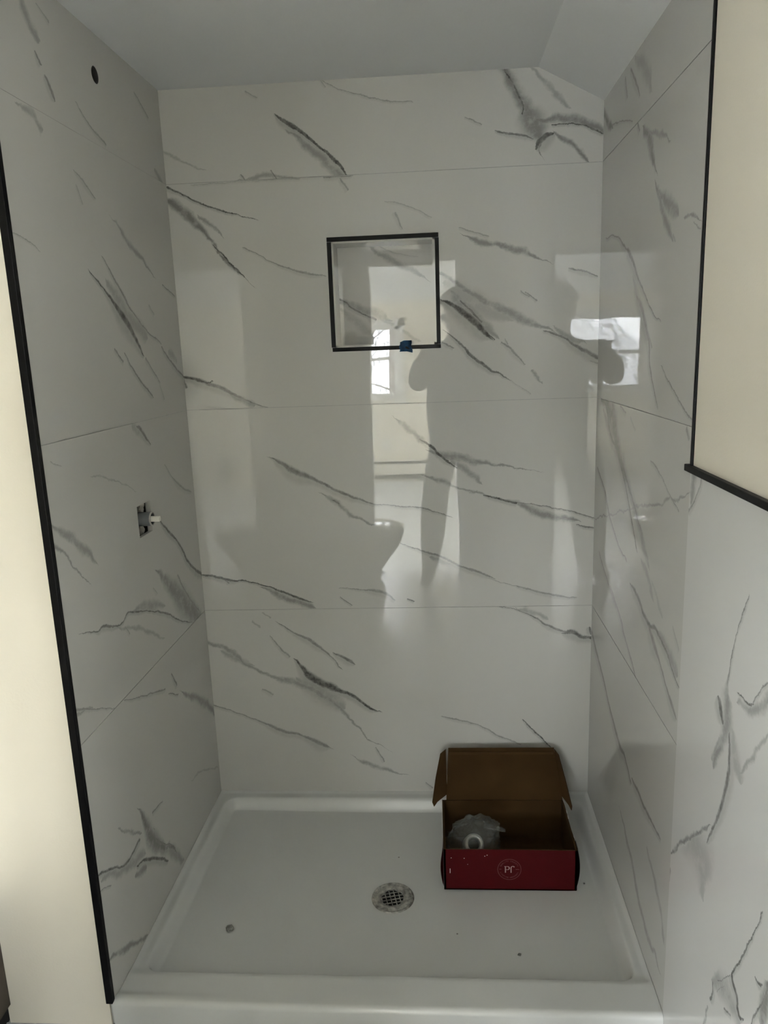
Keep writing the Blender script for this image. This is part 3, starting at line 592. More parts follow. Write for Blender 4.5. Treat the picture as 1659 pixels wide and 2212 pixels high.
side_wall('wall_bedroom_left', BX0-.1, BX0, 'cream side wall of the bedroom with the added wide window', [rect(*FILL_WIN_S)])
side_wall('wall_bedroom_right', BX1, BX1+.1, 'cream side wall of the bedroom beside the added glazed opening', [])
struct(box_obj('wall_bedroom_front_left', (BX0, XL-.09, YD-.11, YD, 0, 2.75), M['cream']), 'cream bedroom wall left of the bathroom')
struct(box_obj('wall_bedroom_front_right', (W+.08, BX1, YD-.11, YD, 0, 2.75), M['cream']), 'cream bedroom wall right of the bathroom')
bmx = bmesh.new()
prof = [(BY-.14, 1.93), (BY, 1.93), (BY+1.3, 2.5), (YD, 2.5), (YD, 2.62), (BY+1.25, 2.62), (BY-.14, 2.05)]
f_ = bmx.faces.new([bmx.verts.new((BX0-.05, y, z)) for y, z in prof])
ex = bmesh.ops.extrude_face_region(bmx, geom=[f_])
for v in [g for g in ex['geom'] if isinstance(g, bmesh.types.BMVert)]: v.co.x = BX1+.05
bmesh.ops.recalc_face_normals(bmx, faces=bmx.faces[:])
struct(mesh_obj('ceiling_bedroom', bmx, M['white_paint']), 'white bedroom ceiling sloping down to the window wall')
# windows
M['pane'] = bpy.data.materials.new('thin_window_glass'); M['pane'].use_nodes = True
nt = M['pane'].node_tree; nt.nodes.remove(nt.nodes['Principled BSDF'])
tr = nt.nodes.new('ShaderNodeBsdfTransparent'); gl = nt.nodes.new('ShaderNodeBsdfGlossy'); gl.inputs['Roughness'].default_value = .02
fr = nt.nodes.new('ShaderNodeFresnel'); fr.inputs['IOR'].default_value = 1.45; mxs = nt.nodes.new('ShaderNodeMixShader')
nt.links.new(fr.outputs[0], mxs.inputs[0]); nt.links.new(tr.outputs[0], mxs.inputs[1]); nt.links.new(gl.outputs[0], mxs.inputs[2]); nt.links.new(mxs.outputs[0], nt.nodes['Material Output'].inputs[0])
def window(name, w, rails, mull, label, org=None, rz=0):
    """sash window in the local x-z plane, room side towards +y"""
    x0, x1, z0, z1 = w; cx = (x0+x1)/2; e = struct(empty(name, org or (cx, BY, z0), rz), label)
    def p(n, b, m='white_trim'):
        b = (b[0]-cx, b[1]-cx, b[2], b[3], b[4]-z0, b[5]-z0); box_obj(n, b, M[m], e, .002 if m != 'pane' else 0)
    fr_ = .035
    p('frame', (x0, x0+fr_, -.08, -.02, z0, z1)); p('frame', (x1-fr_, x1, -.08, -.02, z0, z1))
    p('frame', (x0, x1, -.08, -.02, z0, z0+fr_)); p('frame', (x0, x1, -.08, -.02, z1-fr_, z1))
    for r in rails: p('meeting_rail', (x0, x1, -.075, -.03, r-.018, r+.018))
    for r in mull: p('mullion', (r-.03, r+.03, -.075, -.03, z0, z1))
    zz = [z0]+list(rails)+[z1]; xx = [x0]+list(mull)+[x1]
    for a, b in zip(zz, zz[1:]):
        for c, d in zip(xx, xx[1:]): p('pane', (c+.01, d-.01, -.058, -.054, a+.01, b-.01), 'pane')
    p('casing', (x0-.07, x0, 0, .016, z0-.07, z1+.07)); p('casing', (x1, x1+.07, 0, .016, z0-.07, z1+.07)); p('casing', (x0-.07, x1+.07, 0, .016, z1, z1+.07))
    if z0 > .2: p('sill', (x0-.09, x1+.09, 0, .04, z0-.03, z0))
window('window_1', WIN_A, [1.34], [], 'white double-hung bedroom window seen through the doorway')
window('fill_window_2', FILL_WIN_B, [], [(FILL_WIN_B[0]+FILL_WIN_B[1])/2], 'unseen glazed opening added in the bedroom wall for daylight on the partition')
window('fill_window_3', FILL_WIN_C, [1.10], [], 'unseen double-hung window added at the far left to light the right wall')
wsw = (0, FILL_WIN_S[1]-FILL_WIN_S[0], FILL_WIN_S[2], FILL_WIN_S[3]); ym = (FILL_WIN_S[0]+FILL_WIN_S[1])/2
window('fill_window_4', wsw, [], [wsw[1]/2], 'wide unseen window added in the left side wall to brighten the bedroom', (BX0, ym, FILL_WIN_S[2]), -math.pi/2)
# ================================================================ SHOWER
def part(name, bm, mat, parent, smooth=False, local_of=None):
    """A part built in world coordinates, moved into the frame of its (unrotated) thing."""
    o = mesh_obj(name, bm, mat, parent, smooth)
    base = Vector((0, 0, 0)); p = parent
    while p is not None: base += p.location; p = p.parent
    o.data.transform(Matrix.Translation(-base)); return o
def ss(a, b, x):
    t = max(0.0, min(1.0, (x-a)/(b-a))); return t*t*(3-2*t)
def lerp(a, b, t): return a+(b-a)*t
def xleft(y): return 0.0154*y/D        # the left wall runs slightly out of square

# ---- niche: lining panels and black trims
niche = tag(empty('wall_niche', ((NX0+NX1)/2, 0, NZ0)), 'square recessed wall niche lined with marble-look tile in black trim', 'niche')
ND = .095
nm = tile_material('marble_tile_niche', VEINS['niche']); ns = plain_tile((1, 1, 1))
def npanel(n, b, m):
    bm = bmesh.new(); box(bm, *b); o = mesh_obj(n, bm, m, niche); o.location = (-(NX0+NX1)/2, 0, -NZ0); return o
npanel('back_panel', (HX0, HX1, ND, ND+.01, HZ0, HZ1), nm)
npanel('side_panel', (HX0, HX0+.008, .001, ND, HZ0, HZ1), ns); npanel('side_panel', (HX1-.008, HX1, .001, ND, HZ0, HZ1), ns)
npanel('top_panel', (HX0, HX1, .001, ND, HZ1-.008, HZ1), ns); npanel('bottom_panel', (HX0, HX1, .001, ND, HZ0, HZ0+.008), ns)
def ntrim(b):
    bm = bmesh.new(); box(bm, *b, bev=.001); o = mesh_obj('trim_strip', bm, M['black'], niche); o.location = (-(NX0+NX1)/2, 0, -NZ0)
ntrim((NX0, NX1, -.0022, .012, NZ1-TR-.002, NZ1)); ntrim((NX0+.002, NX1+.0015, -.0022, .012, NZ0, NZ0+TR+.001))
ntrim((NX0, NX0+TR+.002, -.002, .012, NZ0+TR+.0018, NZ1-TR-.0028)); ntrim((NX1-TR, NX1+.001, -.002, .012, NZ0+TR+.0018, NZ1-TR-.0028))

# ---- strip of blue tape on the niche's lower trim
M['tape'] = pbsdf('blue_masking_tape', (.02, .10, .24), .6, nscale=120, namp=.35, bump=.3, bscale=300)
bm = bmesh.new(); nx, nz_ = 12, 14; gv = {}
for i in range(nx+1):
    for j in range(nz_+1):
        s_, t_ = i/nx, j/nz_
        x = .622+.032*s_+.004*(1-t_)*(s_-.3)+.0015*math.sin(9*t_); z = NZ0-.006-.004*max(0, s_-.6)*2.5*(1-t_)+.030*t_-.005*max(0, .35-s_)*t_*2.8
        y = -.0032-.0018*math.sin(6*s_+3*t_)*math.sin(5*t_)-.0035*(t_**2)*(1-s_)-.0012*(1 if t_ < .2 else 0)*s_
        if t_ > .62: y = min(y, -.0028)
        gv[i, j] = bm.verts.new((x, y, z))
for i in range(nx):
    for j in range(nz_): bm.faces.new((gv[i, j], gv[i+1, j], gv[i+1, j+1], gv[i, j+1]))
bmesh.ops.solidify(bm, geom=bm.faces[:], thickness=.0004)
tag(mesh_obj('masking_tape', bm, M['tape'], None, True), 'small piece of blue masking tape on the niche trim', 'tape')

# ---- shower tray
FY = -.8115
tray = tag(empty('shower_tray', (W/2, -D/2, 0)), 'white acrylic shower tray with raised front threshold', 'shower tray')
DRX, DRY = .576, -.418
def spaced(a, b, edges, n):
    s_ = sorted(set([round(a+(b-a)*i/n, 5) for i in range(n+1)]+[round(e, 5) for e in edges if a <= e <= b])); return s_
def tray_h(x, y):
    # rounded inner rectangle
    x0, x1, y0, y1 = .026+xleft(y), W-.026, -.722, -.030; r = .045
    cx, cy = (x0+x1)/2, (y0+y1)/2; qx, qy = abs(x-cx)-(x1-x0)/2+r, abs(y-cy)-(y1-y0)/2+r
    sd = math.hypot(max(qx, 0), max(qy, 0))+min(max(qx, qy), 0)-r
    dr = math.hypot(x-DRX, y-DRY)
    fl = .0145+.0165*min(1, dr/.55)
    fwd = ss(-.70, -.735, y)
    drop = ss(0, lerp(.028, .014, ss(-.66, -.72, y)), -sd)
    rim = lerp(.0600+.004*ss(.012, 0, min(x-xleft(y), W-x, -y)), .0665, fwd)
    flare = .005*ss(.30, .05, x)*ss(-.775, -.795, y)
    h = lerp(rim+flare, fl, drop)
    return h
ed = [k*.0035 for k in range(28)]
xs = spaced(0, 1, [e/W for e in ed]+[1-e/W for e in ed], 60); ys = spaced(FY+.012, 0, [-e for e in ed]+[-.70-.002*k for k in range(20)]+[-.76-.003*k for k in range(14)], 56)
bm = bmesh.new(); g = []
front = [(FY+.012-.012*math.sin(a), -.012+.012*math.cos(a)) for a in [math.radians(90*k/6) for k in range(1, 7)]]
for y in ys: g.append([bm.verts.new((lerp(xleft(y)+.0008, W-.0008+.0055*y/D, s_), y, tray_h(lerp(xleft(y), W, s_), y))) for s_ in xs])
rows = []
for (fy, dz) in front: rows.append([bm.verts.new((lerp(xleft(fy)-.002, W-.007, s_), fy, tray_h(lerp(xleft(ys[0]), W, s_), ys[0])+dz)) for s_ in xs])
rows.append([bm.verts.new((lerp(xleft(FY)-.002, W-.007, s_), FY+.002, 0)) for s_ in xs])
allr = rows[::-1]+g
for a, b in zip(allr, allr[1:]):
    for i in range(len(xs)-1): bm.faces.new((a[i], a[i+1], b[i+1], b[i]))
part('basin', bm, M['acrylic'], tray, True)
# drain
dr = tag(empty('drain', (DRX-W/2, DRY+D/2, .0148)), 'worn round steel drain with square grid'); dr.parent = tray
bm = bmesh.new(); lathe(bm, [(.0315, .0006), (.0315, .0026), (.040, .0034), (.0475, .0036), (.0485, .0026), (.050, .0026), (.051, .0042), (.0555, .0040), (.0575, -.001)], 56)
mesh_obj('flange', bm, M['steel'], dr, True)
bm = bmesh.new(); cyl(bm, (0, 0, .0003), .0317, .0006, n=40); mesh_obj('drain_shade_disc', bm, M['dark'], dr)  # flat black disc; the shade of the hole is only colour
bm = bmesh.new()
for k in range(-3, 3):
    o_ = (k+.5)*.0118
    if abs(o_) < .0315:
        h_ = math.sqrt(.0322**2-o_**2)
        box(bm, o_-.0012, o_+.0012, -h_, h_, .0008, .0028); box(bm, -h_, h_, o_-.0012, o_+.0012, .0008, .0028)
st = mesh_obj('strainer', bm, M['steel'], dr); st.rotation_euler = (0, 0, math.radians(14))

# ---- crumbs of debris on the tray
M['crumb'] = pbsdf('grey_mortar_crumb', (.25, .25, .23), .9, nscale=200, namp=.4)
def crumb(x, y, r, flat, label, seed):
    bm = bmesh.new(); bmesh.ops.create_icosphere(bm, subdivisions=2, radius=r)
    for v in bm.verts:
        n = noise.noise(v.co*(1.6/r)+Vector((seed, 0, 0))); v.co *= 1+.45*n; v.co.z = max(v.co.z*flat, -r*.2)
    o = mesh_obj('mortar_crumb', bm, M['crumb']); o.location = (x, y, tray_h(x, y)+r*.18); return tag(o, label, 'debris', 'crumbs on the shower tray')
crumb(.170, -.548, .0105, .35, 'flat grey mortar smear on the shower tray left of the drain', 1)
crumb(.887, -.612, .0042, .6, 'small dark crumb on the shower tray in front of the red box', 5)
crumb(1.085, -.372, .0028, .6, 'tiny dark crumb on the tray beside the red box', 9)
crumb(.742, -.545, .0022, .6, 'tiny crumb on the tray between drain and threshold', 12)
crumb(.585, -.26, .0022, .6, 'tiny crumb on the tray behind the drain', 15)

# ---- shower valve in the left wall
M['valve_grey'] = pbsdf('grey_plastic_sleeve', (.13, .14, .14), .4, nscale=30, namp=.1)
M['valve_white'] = pbsdf('white_plastic_stem', (.80, .78, .70), .45, nscale=30, namp=.05)
M['plaster'] = pbsdf('plaster_bits', (.45, .43, .38), .9, nscale=60, namp=.3, bump=.5, bscale=120)
vy, vz = -.371, 1.051
valve = tag(empty('shower_valve', (-.0072, vy, vz)), 'grey shower valve sleeve with white stem in the wall cutout', 'valve')
bm = bmesh.new()
n = 36; ringp = [(.0175, -.072), (.0175, .016), (.0168, .019), (.0145, .019), (.0138, .016), (.0138, -.06)]
rg = []
for r, xx in ringp: rg.append([bm.verts.new((xx, r*math.cos(2*math.pi*i/n), r*math.sin(2*math.pi*i/n))) for i in range(n)])
for a, b in zip(rg, rg[1:]):
    for i in range(n): bm.faces.new((a[i], a[(i+1) % n], b[(i+1) % n], b[i]))
mesh_obj('sleeve', bm, M['valve_grey'], valve, True)
bm = bmesh.new(); lp = [[bm.verts.new((xx, r*math.cos(2*math.pi*i/n), r*math.sin(2*math.pi*i/n))) for i in range(n)] for r, xx in ((.0176, .0165), (.0176, .0188), (.0166, .0198), (.0146, .0198), (.0142, .0165))]
for a, b in zip(lp, lp[1:]):
    for i in range(n): bm.faces.new((a[i], a[(i+1) % n], b[(i+1) % n], b[i]))
mesh_obj('lip', bm, M['plaster'], valve, True)
bm = bmesh.new(); cyl(bm, (-.01, 0, 0), .0137, .004, 'x'); mesh_obj('cartridge', bm, M['black'], valve)
bm = bmesh.new()
for k in range(14):
    a = 2*math.pi*k/14; box(bm, .010, .0375, .0052*math.cos(a)-.0016, .0052*math.cos(a)+.0016, .0052*math.sin(a)-.0016, .0052*math.sin(a)+.0016)
cyl(bm, (.014, 0, 0), .0058, .048, 'x', 24); mesh_obj('stem', bm, M['valve_white'], valve)
bm = bmesh.new(); cyl(bm, (-.012, .006, -.009), .0016, .006, 'x', 12); mesh_obj('screw', bm, M['steel'], valve)
for (yy, zz, sx_) in ((.026, .030, .016), (.030, .018, .011), (.022, -.033, .012), (-.02, -.034, .010), (.034, .034, .012)):
    bm = bmesh.new(); r_ = bmesh.ops.create_icosphere(bm, subdivisions=2, radius=sx_)
    for v in r_['verts']:
        v.co *= 1+.35*noise.noise(v.co*120); v.co = Vector((v.co.x*.8-.022, v.co.y+yy, v.co.z+zz))
    mesh_obj('plaster_lump', bm, M['plaster'], valve)

# ================================================================ RED CARDBOARD BOX
M['red'] = pbsdf('dark_red_printed_card', (.066, .0035, .005), .5, nscale=40, namp=.05, spec=.12)
M['kraft'] = pbsdf('brown_corrugated_card', (.062, .034, .0125), .85, nscale=9, namp=.14, bump=.12, bscale=90, spec=.1)
M['white_card'] = pbsdf('torn_white_card', (.72, .70, .68), .7, nscale=60, namp=.08)
M['print'] = pbsdf('pale_pink_print', (.42, .31, .29), .5, nscale=90, namp=.05)
M['print_dim'] = pbsdf('faint_pink_print', (.17, .065, .065), .5, nscale=90, namp=.1)
bx0, bx1, by0, by1, bz = .7125, 1.0605, -.3985, -.180, .0285
H = .121; t = .0035
boxE = tag(empty('cardboard_box', ((bx0+bx1)/2, (by0+by1)/2, bz)), 'open dark red cardboard box with a round logo standing on the shower tray', 'box')
def panel(name, corners, nrm, outer, inner, parent, thick=t, rim=None):
    """quad panel: corners (outer side, counter-clockwise), thickness against nrm"""
    bm = bmesh.new(); n = Vector(nrm).normalized()
    o_ = [bm.verts.new(Vector(c)) for c in corners]; i_ = [bm.verts.new(Vector(c)-n*thick) for c in corners]
    k = len(corners)
    f = bm.faces.new(o_); f.material_index = 0; f = bm.faces.new(i_[::-1]); f.material_index = 1
    for a in range(k):
        f = bm.faces.new((o_[a], i_[a], i_[(a+1) % k], o_[(a+1) % k])); f.material_index = 2
    bmesh.ops.recalc_face_normals(bm, faces=bm.faces[:])
    return part(name, bm, [outer, inner, rim or M['kraft']], parent)
zt = bz+H
fp = panel('front_panel', [(bx0, by0, bz), (bx1, by0, bz), (bx1, by0, zt-.001), (bx0+.17, by0, zt+.0006), (bx0, by0, zt)], (0, -1, 0), M['red'], M['kraft'], boxE)
panel('back_panel', [(bx1, by1, bz), (bx0, by1, bz), (bx0, by1, zt+.002), (bx1, by1, zt+.002)], (0, 1, 0), M['red'], M['kraft'], boxE)
panel('bottom_panel', [(bx0, by1, bz), (bx1, by1, bz), (bx1, by0, bz), (bx0, by0, bz)], (0, 0, -1), M['red'], M['kraft'], boxE)
def side(x, sgn):
    ys_ = [by1, by1-.05, by1-.09, by1-.13, by1-.17, by0]
    top = [(x, y, zt+.002-(.004 if k in (2, 3) else 0)) for k, y in enumerate(ys_)]
    bot = [(x, by0, bz), (x, by1, bz)]
    return panel('side_panel', top+bot, (sgn, 0, 0), M['red'], M['kraft'], boxE, t*1.6, M['kraft'])
side(bx0, -1); side(bx1, 1)
# curled front corner tabs
for x, sgn in ((bx0, -1), (bx1, 1)):
    bm = bmesh.new(); k = 10; A, B = [], []
    for i in range(k+1):
        f = i/k; z = lerp(bz+.002, zt+.004, f); bulge = .0075*math.sin(math.pi*min(1, f*1.05))**.8+.001
        A.append(bm.verts.new((x+sgn*bulge, by0+.010-.007*f, z))); B.append(bm.verts.new((x+sgn*.0005, by0+.034, z+.004*f)))
    for i in range(k): bm.faces.new((A[i], A[i+1], B[i+1], B[i]))
    bmesh.ops.solidify(bm, geom=bm.faces[:], thickness=.002)
    part('corner_tab', bm, M['black'] if sgn > 0 else M['red'], boxE, True)  # right tab is black: its shade is put into the colour
# torn white strip on the left rear edge
bm = bmesh.new(); box(bm, bx0-.0022, bx0-.0006, by1-.105, by1+.001, zt-.055, zt+.004); part('torn_edge', bm, M['white_card'], boxE)
for (yy, hh) in ((by1-.005, .006), (by1-.052, .007), (by1-.075, .005), (by1-.165, .006)):
    bm = bmesh.new(); box(bm, bx1-.0004, bx1+.0016, yy-.007, yy+.004, zt-.010, zt+.003)
    part('torn_edge', bm, M['white_card'], boxE)
# lid leaning back towards the wall
ly, lz = -.040, zt+.0865
lid = panel('lid', [(bx0+.012, by1, zt+.002), (bx0+.022, ly, lz), (bx1-.006, ly, lz+.001), (bx1-.002, by1, zt+.002)], (0, .55, -.83), M['red'], M['kraft'], boxE)
ldir = Vector((0, ly-by1, lz-zt)).normalized()
def wing(x, sgn):
    P0 = Vector((x, by1, zt+.002)); Lh = Vector((0, ly-by1, lz-zt-.002))
    outv = Vector((-.62, -.55, .12)) if sgn < 0 else Vector((.33, -.62, .0))
    c = [P0+Lh*.985, P0+Lh*.10]
    e = [P0+Lh*.02+outv*.046, P0+Lh*(-.04)+outv*.060, P0+Lh*.05+outv*.068, P0+Lh*.5+outv*.050, P0+Lh*.93+outv*.026]
    bm = bmesh.new(); n = (c[1]-c[0]).cross(e[2]-c[0]).normalized()*.0015
    a = [bm.verts.new(p+n) for p in c+e]; b = [bm.verts.new(p-n) for p in c+e]
    k = len(a); bm.faces.new(a); bm.faces.new(b[::-1])
    for i in range(k): bm.faces.new((a[i], b[i], b[(i+1) % k], a[(i+1) % k]))
    bmesh.ops.recalc_face_normals(bm, faces=bm.faces[:])
    o = mesh_obj('side_flap', bm, M['kraft'], lid); o.data.transform(Matrix.Translation(-boxE.location)); return o
wing(bx0+.014, -1); wing(bx1-.004, 1)
bm = bmesh.new(); box(bm, bx0+.024, bx1-.010, ly-.022, ly-.019, lz-.016, lz-.002); bmesh.ops.rotate(bm, verts=bm.verts[:], cent=(0, ly-.02, lz-.01), matrix=Matrix.Rotation(math.radians(-28), 3, 'X'))
o = mesh_obj('tuck_flap', bm, M['kraft'], lid); o.data.transform(Matrix.Translation(-boxE.location))
# logo on the front panel
LX, LZ, LY = .8845, .0915, by0-.0004
def ribbon(bm, pts, w):
    L_, R_ = [], []
    for i, p in enumerate(pts):
        a, b = Vector(pts[max(0, i-1)]), Vector(pts[min(len(pts)-1, i+1)]); d_ = (b-a).normalized(); nn = Vector((-d_.y, d_.x))
        ww = (w[i] if isinstance(w, list) else w)/2
        L_.append(bm.verts.new((p[0]+nn.x*ww, 0, p[1]+nn.y*ww))); R_.append(bm.verts.new((p[0]-nn.x*ww, 0, p[1]-nn.y*ww)))
    for i in range(len(pts)-1): bm.faces.new((L_[i], R_[i], R_[i+1], L_[i+1]))
def arc(cx, cz, r, a0, a1, n, rz=None): return [(cx+r*math.cos(math.radians(a0+(a1-a0)*i/n)), cz+(rz or r)*math.sin(math.radians(a0+(a1-a0)*i/n))) for i in range(n+1)]
def logo_part(bm, mat):
    bmesh.ops.translate(bm, verts=bm.verts[:], vec=(LX, LY, LZ)); bm.normal_update()
    o = mesh_obj('logo', bm, mat, fp); o.data.transform(Matrix.Translation(-boxE.location)); return o
bm = bmesh.new(); ribbon(bm, arc(0, 0, .0305, 0, 360, 64), .0011)
ribbon(bm, [(-.0262, .0005), (-.0208, .0005)], .0013)
ribbon(bm, [(.0162, .0), (.0258, .0)], .0014)
def text_on_arc(bm, txt, radius, a_mid, span, up, size):
    cu = bpy.data.curves.new('lettering', 'FONT'); cu.align_x = 'CENTER'; cu.align_y = 'CENTER'; cu.size = size
    ob = bpy.data.objects.new('lettering', cu); COL.objects.link(ob)
    for i, chh in enumerate(txt):
        if chh == ' ': continue
        cu.body = chh; dg = bpy.context.evaluated_depsgraph_get(); dg.update(); me = bpy.data.meshes.new_from_object(ob.evaluated_get(dg))
        f = i/(len(txt)-1)-.5; a = math.radians(a_mid-span*f*(1 if up else -1))
        rot = a-math.pi/2 if up else a+math.pi/2
        base = len(bm.verts); vs = []
        for v in me.vertices:
            x, z = v.co.x, v.co.y
            vs.append(bm.verts.new((radius*math.cos(a)+x*math.cos(rot)-z*math.sin(rot), 0, radius*math.sin(a)+x*math.sin(rot)+z*math.cos(rot))))
        for p in me.polygons:
            try: bm.faces.new([vs[k] for k in p.vertices])
            except ValueError: pass
        bpy.data.meshes.remove(me)
    bpy.data.objects.remove(ob); bpy.data.curves.remove(cu)
text_on_arc(bm, 'QUALITY FAUCETS', .0245, 90, 128, True, .0056); text_on_arc(bm, 'LIFETIME WARRANTY', .0245, 270, 132, False, .0054)
logo_part(bm, M['print_dim'])
bm = bmesh.new()
ribbon(bm, [(-.0102, -.0098), (-.0102, .0094)], .0027); ribbon(bm, [(-.0132, .0088), (-.0090, .0088)], .0014)
ribbon(bm, [(-.0102, .0088)]+arc(-.0050, .0040, .0048, 88, -88, 14)+[(-.0102, -.0008)], [.0013]+[.0015+.0016*math.sin(math.pi*i/14) for i in range(15)]+[.0012])
ribbon(bm, [(.0044, -.0098), (.0044, .0045)]+arc(.0094, .0045, .0050, 180, 62, 10), [.0026, .0026]+[.0026-.0007*i/10 for i in range(11)])
bmesh.ops.create_circle(bm, cap_ends=True, segments=12, radius=.0017, matrix=Matrix.Translation((.0121, 0, .0079)) @ Matrix.Rotation(math.pi/2, 4, 'X'))
logo_part(bm, M['print'])
for (sx_, sz_, w_, h_) in ((-.1555, -.006, .0015, .014), (-.152, .033, .002, .002), (-.118, .032, .002, .002), (-.058, .042, .002, .002), (-.064, .039, .002, .002), (-.109, .014, .0015, .0015)):
    bm = bmesh.new(); v_ = [bm.verts.new((sx_+a*w_*.5+.08*b*w_, 0, sz_+b*h_*.5)) for a, b in ((-1, -1), (1, -1), (1, 1), (-1, 1))]; bm.faces.new(v_)
    bmesh.ops.translate(bm, verts=bm.verts[:], vec=(LX, LY, LZ)); o = mesh_obj('scuff', bm, M['white_card'], fp); o.data.transform(Matrix.Translation(-boxE.location))

# ---- plastic bag with a fitting, inside the box
m = bpy.data.materials.new('thin_clear_plastic'); m.use_nodes = True; nt = m.node_tree; b = nt.nodes['Principled BSDF']
b.inputs['Base Color'].default_value = (.24, .24, .215, 1); b.inputs['Roughness'].default_value = .2
tr_ = nt.nodes.new('ShaderNodeBsdfTransparent'); ms = nt.nodes.new('ShaderNodeMixShader')
nz_n = nt.nodes.new('ShaderNodeTexNoise'); nz_n.inputs['Scale'].default_value = 30; mrg = nt.nodes.new('ShaderNodeMapRange'); mrg.inputs['To Min'].default_value = .05; mrg.inputs['To Max'].default_value = .4
nt.links.new(nz_n.outputs['Fac'], mrg.inputs['Value']); nt.links.new(mrg.outputs[0], ms.inputs[0]); nt.links.new(tr_.outputs[0], ms.inputs[1]); nt.links.new(b.outputs[0], ms.inputs[2]); nt.links.new(ms.outputs[0], nt.nodes['Material Output'].inputs[0])
M['plastic'] = m
bagc = Vector((.792, -.318, .115))
bm = bmesh.new(); bmesh.ops.create_icosphere(bm, subdivisions=5, radius=1)
for v in bm.verts:
    d_ = v.co.copy(); n1 = noise.noise(d_*2.1+Vector((3, 1, 0))); n2 = abs(noise.noise(d_*5.0)); n3 = abs(noise.noise(Vector((d_.x*3, d_.y*3, d_.z*9))+Vector((7, 0, 0))))
    r_ = 1+.14*n1-.26*n2-.14*n3
    p = Vector((d_.x*.066*(1.15-.35*d_.z), d_.y*.058, d_.z*.080))*r_
    tl = max(0, d_.x)*max(0, d_.z); p.x += .075*tl**1.5; p.z += .012*tl
    v.co = p
bag = empty('plastic_bag', bagc); tag(bag, 'crumpled clear plastic bag holding a metal fitting inside the red box', 'plastic bag')
mesh_obj('film', bm, M['plastic'], bag, True)
bm = bmesh.new()
a_ = []
for k in range(6):
    x = .030+.0115*k; w_ = .022-.0022*k+(.003 if k > 3 else 0); z = .062-.0035*k
    a_.append([bm.verts.new((x, -.015-.002*math.sin(3*k), z+w_*.5)), bm.verts.new((x+.001, -.018, z)), bm.verts.new((x+.001, -.012, z-w_*.5))])
for p_, q_ in zip(a_, a_[1:]):
    for j in range(2): bm.faces.new((p_[j], q_[j], q_[j+1], p_[j+1]))
bmesh.ops.solidify(bm, geom=bm.faces[:], thickness=.0012)
mesh_obj('bag_neck', bm, M['plastic'], bag, True)
M['chrome'] = pbsdf('brushed_nickel', (.36, .355, .33), .3, metal=.7, nscale=50, namp=.15)
fit = empty('faucet_fitting', (.794, -.335, .118)); fit.rotation_euler = (math.radians(-42), 0, math.radians(8)); tag(fit, 'round metal faucet fitting inside the plastic bag', 'fitting')
bm = bmesh.new(); n = 32; rp = [(.027, .022), (.027, -.012), (.024, -.016), (.0165, -.016), (.0155, -.010), (.0155, .018)]
rg = [[bm.verts.new((r*math.cos(2*math.pi*i/n), yy, r*math.sin(2*math.pi*i/n))) for i in range(n)] for r, yy in rp]
for a, b_ in zip(rg, rg[1:]):
    for i in range(n): bm.faces.new((a[i], a[(i+1) % n], b_[(i+1) % n], b_[i]))
mesh_obj('collar', bm, M['chrome'], fit, True)
bm = bmesh.new(); cyl(bm, (0, .006, 0), .0154, .006, 'y'); mesh_obj('bore_shade_plug', bm, M['black'], fit)  # black plug, painting the shade down the collar's opening
bm = bmesh.new(); box(bm, -.018, .018, -.014, .012, -.050, -.018, .004); cyl(bm, (.010, -.015, -.032), .006, .006, 'y', 16); mesh_obj('bracket', bm, M['chrome'], fit)
